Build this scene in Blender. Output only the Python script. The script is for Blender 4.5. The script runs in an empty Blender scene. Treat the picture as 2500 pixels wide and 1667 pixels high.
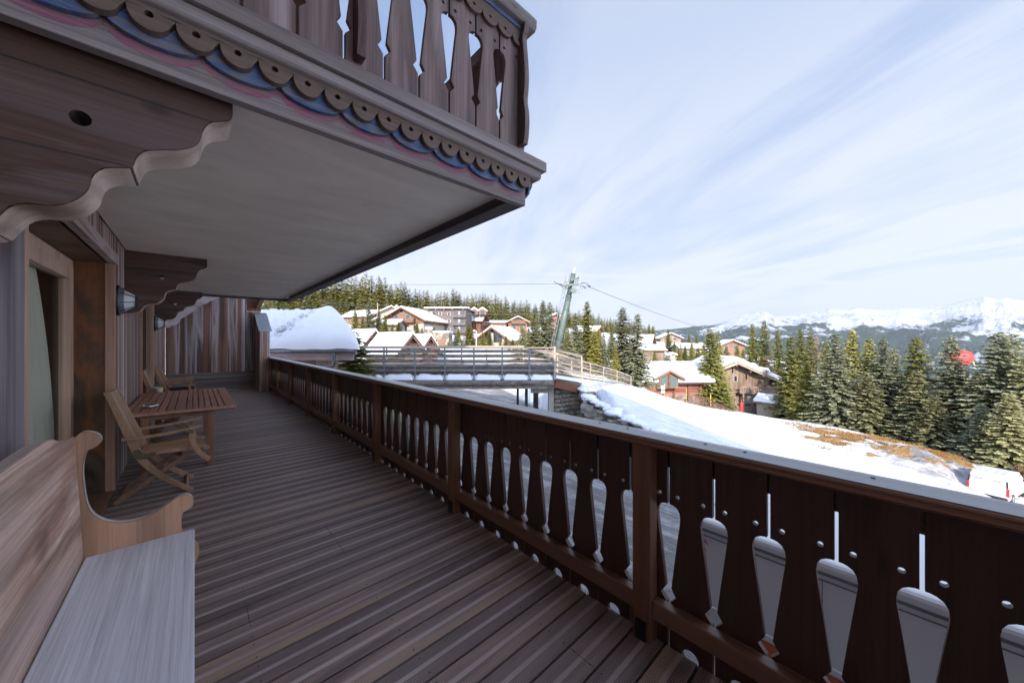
import bpy, bmesh, math, random
import numpy as np
from mathutils import Vector, Matrix, noise
from mathutils.geometry import tessellate_polygon
R_=math.radians
random.seed(7)
S=bpy.context.scene
COL=S.collection
# ---------------------------------------------------------------- camera
F=850.0; CX=1250.0; CY=833.5; CAMZ=1.55
TH=math.atan(775/850); sn=math.sin(TH); cs=math.cos(TH)
cam=bpy.data.cameras.new('camera'); cam.lens=F/2500*36; cam.sensor_width=36; cam.clip_end=40000; cam.clip_start=.02
co=bpy.data.objects.new('camera',cam); COL.objects.link(co)
co.location=(0,0,CAMZ); co.rotation_euler=(R_(90),0,-TH); S.camera=co
# ---------------------------------------------------------------- sun + sky
SUN_EL=R_(26); sd=Vector((-.75,-.66)).normalized()
S.view_settings.view_transform='Standard'; S.view_settings.look='None'; S.view_settings.exposure=1.75; S.view_settings.gamma=1
sl=bpy.data.lights.new('sun','SUN'); sl.energy=2.7; sl.angle=R_(.6); sl.color=(1,.9,.77)
so=bpy.data.objects.new('sun',sl); COL.objects.link(so)
tow=Vector((sd.x*math.cos(SUN_EL),sd.y*math.cos(SUN_EL),math.sin(SUN_EL)))
so.rotation_euler=tow.to_track_quat('Z','Y').to_euler(); so.location=tow*50
w=bpy.data.worlds.new('World'); S.world=w; w.use_nodes=True
def N(nt,t,**k):
    n=nt.nodes.new(t)
    for a,b in k.items():
        if a.startswith('i_'):
            n.inputs[a[2:].replace('_',' ')].default_value=b
        else: setattr(n,a,b)
    return n
def math_(nt,op,a,b=None,c=None,clamp=False):
    n=nt.nodes.new('ShaderNodeMath'); n.operation=op; n.use_clamp=clamp
    for i,v in enumerate((a,b,c)):
        if v is None: continue
        if isinstance(v,(int,float)): n.inputs[i].default_value=v
        else: nt.links.new(v,n.inputs[i])
    return n.outputs[0]
def vmath(nt,op,a,b=None):
    n=nt.nodes.new('ShaderNodeVectorMath'); n.operation=op
    for i,v in enumerate((a,b)):
        if v is None: continue
        if isinstance(v,(tuple,list)): n.inputs[i].default_value=v
        else: nt.links.new(v,n.inputs[i])
    return n.outputs[0]
def mixc(nt,fac,a,b,bt='MIX'):
    n=nt.nodes.new('ShaderNodeMix'); n.data_type='RGBA'; n.blend_type=bt
    for s_,v in ((n.inputs[0],fac),(n.inputs[6],a),(n.inputs[7],b)):
        if isinstance(v,(int,float)): s_.default_value=v
        elif isinstance(v,(tuple,list)): s_.default_value=(*v,1)[:4]
        else: nt.links.new(v,s_)
    return n.outputs[2]
def ramp(nt,fac,stops,interp='LINEAR'):
    n=nt.nodes.new('ShaderNodeValToRGB'); e=n.color_ramp.elements; n.color_ramp.interpolation=interp
    while len(e)<len(stops): e.new(.5)
    for i,(p,c_) in enumerate(stops):
        e[i].position=p; e[i].color=(c_,c_,c_,1) if isinstance(c_,(int,float)) else (*c_,1)
    nt.links.new(fac,n.inputs[0]); return n.outputs[0]
def noise_(nt,vec,scale=1,detail=4,rough=.55,dist=0):
    n=nt.nodes.new('ShaderNodeTexNoise'); n.inputs['Scale'].default_value=scale; n.inputs['Detail'].default_value=detail
    n.inputs['Roughness'].default_value=rough; n.inputs['Distortion'].default_value=dist
    if vec is not None: nt.links.new(vec,n.inputs['Vector'])
    return n.outputs['Fac']
nt=w.node_tree; bg=nt.nodes['Background']
sky=N(nt,'ShaderNodeTexSky',sky_type='NISHITA',sun_disc=False,sun_elevation=SUN_EL,sun_rotation=math.atan2(sd.x,sd.y),altitude=1700,air_density=1.15,dust_density=1.0,ozone_density=1.6)
geo=N(nt,'ShaderNodeTexCoord'); sep=N(nt,'ShaderNodeSeparateXYZ'); nt.links.new(geo.outputs['Generated'],sep.inputs[0])
zc=math_(nt,'ADD',math_(nt,'MAXIMUM',sep.outputs[2],0.0),.12)
cmb=N(nt,'ShaderNodeCombineXYZ'); nt.links.new(math_(nt,'DIVIDE',sep.outputs[0],zc),cmb.inputs[0]); nt.links.new(math_(nt,'DIVIDE',sep.outputs[1],zc),cmb.inputs[1])
rot=N(nt,'ShaderNodeVectorRotate',rotation_type='Z_AXIS'); rot.inputs['Angle'].default_value=R_(-63); nt.links.new(cmb.outputs[0],rot.inputs['Vector'])
v1=vmath(nt,'MULTIPLY',rot.outputs[0],(.42,1.1,1)); v2=vmath(nt,'MULTIPLY',rot.outputs[0],(.8,4.2,1))
n1=noise_(nt,v1,1.0,7,.55,.9); n2=noise_(nt,v2,1.0,6,.62,.5); n0=noise_(nt,rot.outputs[0],.5,3,.5,0)
cl=math_(nt,'ADD',math_(nt,'MULTIPLY',n1,.55),math_(nt,'ADD',math_(nt,'MULTIPLY',n2,.25),math_(nt,'MULTIPLY',n0,.3)))
cl=ramp(nt,cl,[(.43,0.0),(.50,.35),(.60,1)])
hz=ramp(nt,sep.outputs[2],[(0.0,.6),(.08,.42),(.22,.22),(.62,.05)])
cl=math_(nt,'ADD',math_(nt,'MULTIPLY',math_(nt,'MULTIPLY',cl,ramp(nt,sep.outputs[2],[(.2,.85),(.62,.5)])),1.0),hz,clamp=True)
# contrails: thin straight streaks low over the mountains
def trail(nx,ny,nz,wd,amp,lo,hi):
    d_=vmath(nt,'DOT_PRODUCT',geo.outputs['Generated'],(nx,ny,nz))
    nn=nt.nodes[-1].outputs['Value']
    a=math_(nt,'ABSOLUTE',nn)
    m=math_(nt,'SUBTRACT',1.0,math_(nt,'DIVIDE',a,wd),clamp=True)
    az=vmath(nt,'DOT_PRODUCT',geo.outputs['Generated'],(cs,-sn,0)); az=nt.nodes[-1].outputs['Value']
    g=N(nt,'ShaderNodeMapRange'); g.interpolation_type='SMOOTHSTEP'; g.inputs[1].default_value=lo; g.inputs[2].default_value=hi; nt.links.new(az,g.inputs[0])
    return math_(nt,'MULTIPLY',math_(nt,'MULTIPLY',m,g.outputs[0]),amp)
def cdir(px,py):
    t=(px-CX)/F; v=Vector((sn+t*cs,cs-t*sn,(CY-py)/F)); return v.normalized()
for (a,b,wd,amp,lo,hi) in (((1980,675),(2500,520),.012,1.4,.40,.62),((1700,690),(2080,615),.007,1.0,.28,.45),((1300,668),(2300,700),.007,.7,.0,.2),((2100,650),(2500,585),.007,.9,.5,.65)):
    n_=cdir(*a).cross(cdir(*b)).normalized()
    cl=math_(nt,'ADD',cl,trail(n_.x,n_.y,n_.z,wd,amp,lo,hi),clamp=True)
sk=mixc(nt,1.0,sky.outputs[0],(1.25,1.1,1.05),'MULTIPLY')
sk=vmath(nt,'MINIMUM',sk,vmath(nt,'MULTIPLY',ramp(nt,sep.outputs[2],[(0.0,(.58,.68,.83)),(.25,(.45,.57,.79)),(.6,(.25,.385,.68)),(1,(.2,.325,.65))]),(4,4,4)))
cm=mixc(nt,cl,sk,(2.95,3.12,3.5))
dt=vmath(nt,'DOT_PRODUCT',geo.outputs['Generated'],tuple(tow)); dt=nt.nodes[-1].outputs['Value']
gl_=math_(nt,'ADD',1.0,math_(nt,'MULTIPLY',math_(nt,'POWER',math_(nt,'MAXIMUM',math_(nt,'ADD',dt,.12),0.0),1.3),3.6))  # glow added: unseen sky towards the sun brightened to fill the shaded terrace
cm=mixc(nt,1.0,cm,gl_,'MULTIPLY')
nt.links.new(cm,bg.inputs['Color']); bg.inputs['Strength'].default_value=.082
# ---------------------------------------------------------------- helpers
def W(px,py,d):
    t=(px-CX)/F; return Vector((d*(sn+t*cs),d*(cs-t*sn),CAMZ+(CY-py)/F*d))
def tag(o,label=None,cat=None,group=None,kind=None):
    if label: o['label']=label
    if cat: o['category']=cat
    if group: o['group']=group
    if kind: o['kind']=kind
    return o
def empty(name,loc=(0,0,0),rz=0,label=None,cat=None,group=None):
    o=bpy.data.objects.new(name,None); COL.objects.link(o); o.location=loc; o.rotation_euler=(0,0,rz); o.empty_display_size=.2
    return tag(o,label,cat,group)
def copy_tree(o,parent=None):
    c_=o.copy(); COL.objects.link(c_); c_.parent=parent
    for ch in [q for q in KIDS.get(o.name,[])]: copy_tree2(ch,c_)
    return c_
def copy_tree2(o,parent):
    c_=o.copy(); COL.objects.link(c_); c_.parent=parent
    for ch in KIDS.get(o.name,[]): copy_tree2(ch,c_)
    return c_
KIDS={}
AX={'x':(1,2,0),'y':(0,2,1),'z':(0,1,2)}
class MB:
    def __init__(s): s.v=[];s.f=[];s.r=[];s.sm=[]
    def add(s,vs,fs,rnd=None,smooth=False,M=None):
        o=len(s.v); rnd=random.random() if rnd is None else rnd
        for v in vs: s.v.append(tuple(M@Vector(v)) if M else tuple(v))
        for f in fs: s.f.append(tuple(i+o for i in f)); s.r.append(rnd); s.sm.append(smooth)
        return s
    def box(s,x0,x1,y0,y1,z0,z1,rnd=None,M=None):
        v=[(x,y,z) for x in (x0,x1) for y in (y0,y1) for z in (z0,z1)]
        return s.add(v,[(0,1,3,2),(4,6,7,5),(0,4,5,1),(2,3,7,6),(0,2,6,4),(1,5,7,3)],rnd,M=M)
    def prism(s,poly,axis,a0,a1,holes=(),rnd=None,M=None,smooth=False):
        # poly: list of 2-D points in the plane perpendicular to axis
        i,j,k=AX[axis]
        loops=[poly]+list(holes)
        flat=[p for l in loops for p in l]
        tri=tessellate_polygon([[Vector((p[0],p[1],0)) for p in l] for l in loops])
        n=len(flat); v=[]
        for a in (a0,a1):
            for p in flat:
                q=[0,0,0]; q[i]=p[0]; q[j]=p[1]; q[k]=a; v.append(q)
        f=[]
        for t in tri: f.append((t[0],t[1],t[2])); f.append((t[2]+n,t[1]+n,t[0]+n))
        rnd=random.random() if rnd is None else rnd
        s.add(v,f,rnd,False,M)
        o=0; f=[]
        for l in loops:
            m=len(l)
            for q in range(m): a,b=o+q,o+(q+1)%m; f.append((a,b,b+n,a+n))
            o+=m
        s.add(v,f,rnd,smooth,M); return s
    def ring(s,pts,rad,n=8,closed=False,cap=True,rnd=None,M=None):
        pts=[Vector(p) for p in pts]; m=len(pts)
        rad=[rad]*m if isinstance(rad,(int,float)) else rad
        v=[];f=[]; up=Vector((.13,.21,.97))
        for i,p in enumerate(pts):
            if closed: t=pts[(i+1)%m]-pts[i-1]
            else: t=pts[min(i+1,m-1)]-pts[max(i-1,0)]
            t.normalize()
            a=t.cross(up)
            if a.length<.05: a=t.cross(Vector((1,.1,0)))
            a.normalize(); b=t.cross(a)
            for q in range(n):
                an=2*math.pi*q/n; v.append(p+(a*math.cos(an)+b*math.sin(an))*rad[i])
        for i in range(m if closed else m-1):
            for q in range(n):
                a=i*n+q;b=i*n+(q+1)%n;c_=((i+1)%m)*n+(q+1)%n;d=((i+1)%m)*n+q
                f.append((a,b,c_,d))
        s.add(v,f,rnd,True,M)
        if cap and not closed:
            s.add(v[:n],[tuple(range(n))[::-1]],rnd,False,M); s.add(v[-n:],[tuple(range(n))],rnd,False,M)
        return s
    def bar(s,p,q,wd,th,side=(0,1,0),rnd=None,M=None):
        # rectangular bar p->q; wd across "side" axis, th along the third axis
        p=Vector(p);q=Vector(q);t=(q-p).normalized(); a=Vector(side); a=(a-t*a.dot(t)).normalized(); b=t.cross(a)
        v=[c_+a*i*wd/2+b*j*th/2 for c_ in (p,q) for i in (-1,1) for j in (-1,1)]
        return s.add(v,[(0,1,3,2),(4,6,7,5),(0,4,5,1),(2,3,7,6),(0,2,6,4),(1,5,7,3)],rnd,M=M)
    def lathe(s,prof,n=24,rnd=None,M=None):
        v=[];f=[]
        for r,z in prof:
            for q in range(n): an=2*math.pi*q/n; v.append((r*math.cos(an),r*math.sin(an),z))
        for i in range(len(prof)-1):
            for q in range(n): a=i*n+q;b=i*n+(q+1)%n; f.append((a,b,b+n,a+n))
        return s.add(v,f,rnd,True,M)
    def build(s,name,mat,parent=None,bevel=0,seg=2,loc=None,label=None,kind=None,ang=40):
        me=bpy.data.meshes.new(name); me.from_pydata(s.v,[],s.f); me.update()
        bm=bmesh.new(); bm.from_mesh(me); bmesh.ops.remove_doubles(bm,verts=bm.verts,dist=1e-5); 
        bm.to_mesh(me); bm.free()
        if len(me.polygons)==len(s.r):
            at=me.attributes.new('rnd','FLOAT','FACE'); at.data.foreach_set('value',s.r)
            me.polygons.foreach_set('use_smooth',s.sm)
        me.update()
        bm=bmesh.new(); bm.from_mesh(me); bmesh.ops.recalc_face_normals(bm,faces=bm.faces); bm.to_mesh(me); bm.free()
        me.materials.append(mat)
        o=bpy.data.objects.new(name,me); COL.objects.link(o)
        if parent: o.parent=parent; KIDS.setdefault(parent.name,[]).append(o)
        if loc: o.location=loc
        if bevel:
            b=o.modifiers.new('b','BEVEL'); b.width=bevel; b.segments=seg; b.limit_method='ANGLE'; b.angle_limit=R_(ang); b.harden_normals=False
        if label: o['label']=label
        if kind: o['kind']=kind
        return o
def circ(cx,cy,r,n=14,ry=None,a0=0):
    ry=ry or r
    return [(cx+r*math.cos(a0+2*math.pi*i/n),cy+ry*math.sin(a0+2*math.pi*i/n)) for i in range(n)]
def smoothpoly(pts,it=2,closed=False):
    for _ in range(it):
        o=[]; n=len(pts)
        if not closed: o.append(pts[0])
        for i in range(n if closed else n-1):
            a=pts[i];b=pts[(i+1)%n]
            o.append((a[0]*.75+b[0]*.25,a[1]*.75+b[1]*.25)); o.append((a[0]*.25+b[0]*.75,a[1]*.25+b[1]*.75))
        if not closed: o.append(pts[-1])
        pts=o
    return pts
# ---------------------------------------------------------------- materials
def newmat(name):
    m=bpy.data.materials.new(name); m.use_nodes=True; return m,m.node_tree,m.node_tree.nodes['Principled BSDF']
def setp(nt,b,col=None,rough=None,spec=None,bumph=None,bstr=.3,bdist=.01):
    if col is not None:
        if isinstance(col,(tuple,list)): b.inputs['Base Color'].default_value=(*col,1)
        else: nt.links.new(col,b.inputs['Base Color'])
    if rough is not None:
        if isinstance(rough,(int,float)): b.inputs['Roughness'].default_value=rough
        else: nt.links.new(rough,b.inputs['Roughness'])
    if spec is not None: b.inputs['Specular IOR Level'].default_value=spec
    if bumph is not None:
        n=nt.nodes.new('ShaderNodeBump'); n.inputs['Strength'].default_value=bstr; n.inputs['Distance'].default_value=bdist
        nt.links.new(bumph,n.inputs['Height']); nt.links.new(n.outputs[0],b.inputs['Normal'])
def rndattr(nt):
    a=N(nt,'ShaderNodeAttribute',attribute_name='rnd'); return a.outputs['Fac']
def wood(name,cols,axis='z',along=1.0,across=9.0,rough=.6,bump=.35,fine=.35,var=.35,knots=True,spec=.3,rings=0,streak=0,wear=None,shift=1.0,sp=.34,ff=1.0):
    gn=GAIN.get(name,1.75 if not name.startswith(FARW) else .8); cols=[tuple(min(.78,c_*gn) for c_ in q_) for q_ in cols]
    m,nt,b=newmat(name); tc=N(nt,'ShaderNodeTexCoord'); r=rndattr(nt)
    sc={'x':(along,across,across),'y':(across,along,across),'z':(across,across,along)}[axis]
    off=N(nt,'ShaderNodeCombineXYZ')
    for i,k in enumerate((31.7,17.3,23.9)): nt.links.new(math_(nt,'MULTIPLY',r,k*shift),off.inputs[i])
    p=vmath(nt,'MULTIPLY',tc.outputs['Object'],sc); p=vmath(nt,'ADD',p,off.outputs[0])
    a=noise_(nt,p,.55,5,.6,.7)
    k=len(cols); col=ramp(nt,a,[(.5-sp/2+sp*i/(k-1),c_) for i,c_ in enumerate(cols)])
    f=vmath(nt,'MULTIPLY',p,{'x':(1,6,6),'y':(6,1,6),'z':(6,6,1)}[axis])
    fn=noise_(nt,f,1.6*ff,5,.7,.25)
    fm=ramp(nt,fn,[(.3,1-fine),(.55,1.0),(.75,1+fine*.5)])
    col=mixc(nt,1.0,col,fm,'MULTIPLY')
    if rings:
        wv=nt.nodes.new('ShaderNodeTexWave'); wv.wave_type='BANDS'; wv.bands_direction={'x':'Z','y':'Z','z':'X'}[axis]
        wv.inputs['Scale'].default_value=rings; wv.inputs['Distortion'].default_value=9; wv.inputs['Detail'].default_value=2; wv.inputs['Detail Scale'].default_value=.6
        pr=vmath(nt,'MULTIPLY',p,{'x':(.8,.25,.25),'y':(.25,.8,.25),'z':(.25,.25,.8)}[axis])
        nt.links.new(pr,wv.inputs['Vector'])
        col=mixc(nt,1.0,col,ramp(nt,wv.outputs['Fac'],[(.0,.72),(.5,1.0),(1,1.12)]),'MULTIPLY')
    if knots:
        vo=nt.nodes.new('ShaderNodeTexVoronoi'); vo.inputs['Scale'].default_value=1
        pk=vmath(nt,'MULTIPLY',p,{'x':(2.2,.45,.45),'y':(.45,2.2,.45),'z':(.45,.45,2.2)}[axis]); nt.links.new(pk,vo.inputs['Vector'])
        kn=ramp(nt,vo.outputs['Distance'],[(.0,.35),(.06,.55),(.11,1.0)])
        col=mixc(nt,.8,col,kn,'MULTIPLY')
    wn=nt.nodes.new('ShaderNodeTexWhiteNoise'); wn.noise_dimensions='1D'; nt.links.new(r,wn.inputs['W'])
    vv=math_(nt,'ADD',1-var/2,math_(nt,'MULTIPLY',wn.outputs['Value'],var))
    col=mixc(nt,1.0,col,vv,'MULTIPLY')
    if wear:
        wcol,lo,hi=wear
        wf=noise_(nt,vmath(nt,'MULTIPLY',p,(.35,.35,.35)),1.0,5,.7,.5)
        col=mixc(nt,ramp(nt,wf,[(lo,0.0),(hi,.85)]),col,wcol)
    setp(nt,b,col,ramp(nt,fn,[(.2,rough-.08),(.8,min(1,rough+.12))]),spec,fn,bump,.004)
    return m
def plain(name,col,rough=.5,metal=0,spec=.5,nscale=None,nvar=.2,bump=0):
    m,nt,b=newmat(name)
    if nscale:
        tc=N(nt,'ShaderNodeTexCoord'); a=noise_(nt,tc.outputs['Object'],nscale,5,.6,.3)
        c_=mixc(nt,1.0,(*col,),ramp(nt,a,[(.3,1-nvar),(.7,1+nvar)]),'MULTIPLY')
        setp(nt,b,c_,rough,spec,a if bump else None,bump or .1,.01)
    else: setp(nt,b,col,rough,spec)
    b.inputs['Metallic'].default_value=metal; return m
GAIN={'stained_plywood':1.15,'grey_cladding':.62,'grey_bridge_timber':.85,'pale_bridge_timber':.8,'pinkish_fascia':.9,'red_brown_beam':.75,'brown_scallop':.55,'weathered_rail_top':.6,'dark_stained_board':1.05,'bracket_beam':.88,'grey_brown_board':1.1,'grey_fascia':1.1,'ledge_board':1.1,'upper_handrail':1.15,'dark_edge_board':1.1,'weathered_cladding':1.35,'brown_stained_beam':1.3,'lacquered_handrail':1.35,'brown_stained_post':1.45,'teak_top':1.5,'faded_blue_paint':1,'cut_edge_wood':1.35,'skylit_bracket':1.3,'oiled_chair_wood':1.3,'warm_pine':1.5,'grey_seat_plank':1.75,'grey_worn_edge':1.2,'sunbleached_pine':1.75}
FARW=('orange','red_','weathered_brown','grey_cladding','dark_brown','grey_bridge','pale_bridge','pinkish')
M={}
# chalet cladding: weathered, streaky
M['wall']=wood('weathered_cladding',[(.06,.035,.028),(.2,.115,.08),(.13,.075,.055),(.33,.25,.23),(.17,.1,.075),(.5,.44,.44),(.22,.15,.14)],'z',.14,20,.62,.3,.35,.7,knots=False,sp=.26)
M['wall_far']=wood('stained_panel',[(.05,.028,.022),(.15,.07,.04),(.11,.075,.06),(.24,.2,.2),(.065,.035,.03)],'z',.2,7,.5,.2,.25,.7,knots=False,wear=((.5,.5,.56),.54,.64),sp=.28)
M['batten']=wood('grey_batten',[(.06,.05,.055),(.12,.1,.11),(.17,.145,.155)],'z',.5,12,.65,.3,.3,.2)
M['trim']=wood('trim_wood',[(.15,.08,.05),(.28,.175,.13),(.2,.11,.075)],'z',.6,10,.55,.3,.3,.3)
M['trimy']=wood('lintel_wood',[(.16,.11,.09),(.3,.25,.24),(.2,.15,.13),(.42,.4,.42)],'y',.9,12,.6,.3,.3,.2)
M['jamb']=wood('stained_plywood',[(.04,.025,.016),(.1,.07,.045),(.075,.045,.03),(.2,.08,.03),(.09,.05,.03)],'z',1.3,3.4,.4,.15,.25,.1,knots=True,sp=.3)
M['jambtop']=wood('dark_plywood',[(.05,.03,.02),(.09,.055,.035),(.13,.08,.05)],'x',.8,4,.5,.15,.25,.1)
M['doorframe']=wood('door_frame_wood',[(.27,.17,.12),(.4,.28,.21),(.33,.22,.165)],'z',.6,14,.4,.15,.15,.1,knots=False)
M['bracket']=wood('bracket_beam',[(.06,.034,.028),(.115,.068,.058),(.1,.05,.036),(.145,.1,.092),(.15,.072,.045)],'x',.9,7,.5,.25,.3,.35,spec=.3)
M['bracket_cut']=wood('cut_edge_wood',[(.28,.2,.16),(.4,.31,.26),(.46,.38,.34)],'x',1.5,9,.55,.2,.2,.1,knots=False,rings=1.2)
M['bracket_skylit']=wood('skylit_bracket',[(.24,.19,.19),(.34,.29,.3),(.42,.37,.38)],'x',1.2,6,.6,.2,.2,.1)  # paler copy of the bracket wood, skylight put into the colour
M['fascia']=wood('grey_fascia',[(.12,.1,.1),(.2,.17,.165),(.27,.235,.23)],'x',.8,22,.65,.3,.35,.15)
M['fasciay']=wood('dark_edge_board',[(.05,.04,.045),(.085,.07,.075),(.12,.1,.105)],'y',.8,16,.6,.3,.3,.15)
M['scallop']=wood('brown_scallop',[(.17,.11,.085),(.27,.195,.16),(.22,.15,.12)],'x',1.2,22,.65,.3,.3,.15,knots=False)
M['upboard']=wood('grey_brown_board',[(.1,.065,.06),(.2,.145,.14),(.14,.095,.09),(.28,.225,.225)],'z',.7,8,.6,.35,.35,.3,rings=.8)
M['ledge']=wood('ledge_board',[(.13,.1,.095),(.21,.175,.17),(.29,.26,.26)],'x',.8,16,.6,.3,.3,.15)
M['uphand']=wood('upper_handrail',[(.15,.13,.125),(.23,.205,.2),(.3,.28,.28)],'x',.8,16,.6,.3,.3,.15)
M['rail_board']=wood('dark_stained_board',[(.042,.02,.015),(.075,.036,.026),(.058,.028,.02)],'z',.6,8,.42,.2,.25,.3,spec=.4)
M['rail_post']=wood('brown_stained_post',[(.09,.042,.024),(.15,.072,.04),(.115,.054,.03)],'z',.7,10,.42,.25,.3,.15,spec=.4)
M['rail_beam']=wood('brown_stained_beam',[(.1,.05,.03),(.17,.088,.055),(.13,.066,.04)],'y',.7,12,.3,.15,.25,.1,spec=.55)
M['handrail']=wood('lacquered_handrail',[(.12,.056,.03),(.19,.095,.055),(.15,.072,.042)],'y',.5,14,.27,.1,.2,.1,spec=.7,knots=False)
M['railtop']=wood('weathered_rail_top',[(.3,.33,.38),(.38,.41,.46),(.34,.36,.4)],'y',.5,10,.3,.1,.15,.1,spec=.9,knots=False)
M['bench_back']=wood('sunbleached_pine',[(.2,.115,.085),(.27,.165,.125),(.3,.21,.185),(.34,.235,.19),(.26,.15,.11),(.42,.32,.26)],'y',.42,4.2,.6,.6,.38,.3,rings=1.6,sp=.34,ff=1.8)
M['bench_end']=wood('warm_pine',[(.22,.12,.07),(.32,.185,.115),(.38,.24,.16)],'z',.8,5,.5,.3,.24,.1,rings=1.0,ff=1.6,sp=.5)
M['bench_edge']=wood('grey_worn_edge',[(.33,.28,.25),(.48,.43,.4)],'x',2,8,.6,.2,.2,.1,knots=False)
M['bench_seat']=wood('grey_seat_plank',[(.29,.28,.3),(.42,.41,.44),(.36,.35,.38),(.47,.46,.49)],'y',.35,3.2,.6,.7,.28,.05,knots=True,sp=.5,ff=2.4)
M['teak']=wood('teak_top',[(.17,.075,.045),(.28,.13,.085),(.22,.1,.06),(.34,.175,.125)],'y',1.4,10,.38,.15,.22,.3,spec=.5,knots=False)
M['teakleg']=wood('teak_leg',[(.11,.05,.03),(.19,.09,.055)],'z',1.4,10,.45,.15,.22,.2,knots=False)
M['chair']=wood('oiled_chair_wood',[(.2,.115,.07),(.31,.185,.115),(.26,.15,.09)],'z',2,10,.45,.15,.2,.35,knots=False)
M['chairdark']=wood('darker_chair_leg',[(.1,.055,.035),(.18,.1,.065)],'z',2,10,.5,.15,.2,.3,knots=False)
M['brass']=plain('tarnished_brass',(.12,.1,.06),.45,.5,nscale=30)
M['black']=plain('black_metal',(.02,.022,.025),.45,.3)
M['chrome']=plain('stainless_steel',(.6,.6,.62),.18,1)
M['diffuser']=plain('frosted_white_glass',(.68,.72,.75),.35)
M['grey_coll']=plain('grey_lamp_collar',(.13,.15,.17),.4,.2)
M['zinc']=plain('zinc_sheet',(.27,.29,.32),.45,.5,nscale=6)
M['gutter']=plain('dark_zinc_gutter',(.13,.135,.15),.45,.6,nscale=8)
M['concrete']=plain('concrete',(.3,.285,.26),.85,nscale=3,bump=.2)
M['darkcol']=plain('dark_steel_column',(.05,.055,.06),.5,.5)
M['truck_paint']=plain('truck_white_paint',(.74,.75,.77),.35)
M['white_paint']=plain('white_vehicle_paint',(.46,.47,.485),.3,0,.5)
M['rubber']=plain('rubber',(.02,.02,.02),.8)
M['red_light']=plain('red_lamp_lens',(.45,.02,.02),.15)
M['glass_dark']=plain('dark_window_glass',(.02,.025,.03),.05,0,.8)
M['red']=plain('red_padding',(.4,.03,.03),.6)
M['yellow']=plain('yellow_pole',(.5,.36,.04),.5)
M['cream']=plain('cream_wax',(.6,.57,.35),.5,nscale=40)
M['glasspale']=plain('grey_glass_jar',(.3,.36,.38),.15)
M['cushion']=plain('black_cushion',(.018,.018,.02),.7)
M['galv']=plain('galvanised_steel',(.2,.22,.23),.5,.4,nscale=5)
M['pylon']=plain('green_grey_painted_steel',(.075,.1,.09),.55,.2,nscale=2.5,nvar=.35)
M['cable']=plain('steel_cable',(.12,.12,.12),.5,.5)
M['orange']=plain('orange_stripe',(.6,.13,.04),.5)
M['bluegrey_paint']=plain('pale_blue_paint',(.075,.105,.105),.35)
def mk_soffit():
    m,nt,b=newmat('painted_plaster_soffit'); tc=N(nt,'ShaderNodeTexCoord')
    a=noise_(nt,tc.outputs['Object'],1.1,5,.6,.5); c=noise_(nt,tc.outputs['Object'],14,4,.6)
    col=ramp(nt,a,[(.3,(.86,.77,.67)),(.7,(.92,.84,.74))])
    sp=ramp(nt,c,[(.26,.6),(.31,1.0)]); col=mixc(nt,.5,col,sp,'MULTIPLY'); col=mixc(nt,1.0,col,ramp(nt,noise_(nt,vmath(nt,'MULTIPLY',tc.outputs['Object'],(.8,2.2,1)),1,6,.7,.8),[(.35,.86),(.6,1.0)]),'MULTIPLY')
    sx=N(nt,'ShaderNodeSeparateXYZ'); nt.links.new(tc.outputs['Object'],sx.inputs[0])
    # board joints across the soffit
    ph=math_(nt,'FRACT',math_(nt,'DIVIDE',math_(nt,'SUBTRACT',sx.outputs[1],1.88),3.05))
    ln=math_(nt,'LESS_THAN',ph,.0035); col=mixc(nt,math_(nt,'MULTIPLY',ln,.45),col,(.4,.33,.28))
    setp(nt,b,col,.8,.3,a,.15,.01); return m
M['soffit']=mk_soffit()
def mk_blue(name,base):
    m,nt,b=newmat(name); tc=N(nt,'ShaderNodeTexCoord')
    p=vmath(nt,'MULTIPLY',tc.outputs['Object'],(3,3,20)); a=noise_(nt,p,2.2,5,.7,.8)
    f=noise_(nt,vmath(nt,'MULTIPLY',tc.outputs['Object'],(4,4,160)),1,3,.6)
    col=mixc(nt,ramp(nt,a,[(.42,0.0),(.62,.85)]),base,(.2,.17,.16))
    setp(nt,b,mixc(nt,1.0,col,ramp(nt,f,[(.3,.75),(.6,1.1)]),'MULTIPLY'),.7,.3,f,.3,.003); return m
M['blue']=mk_blue('faded_blue_paint',(.05,.115,.27)); M['pink']=mk_blue('faded_magenta_paint',(.3,.09,.16))
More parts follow.
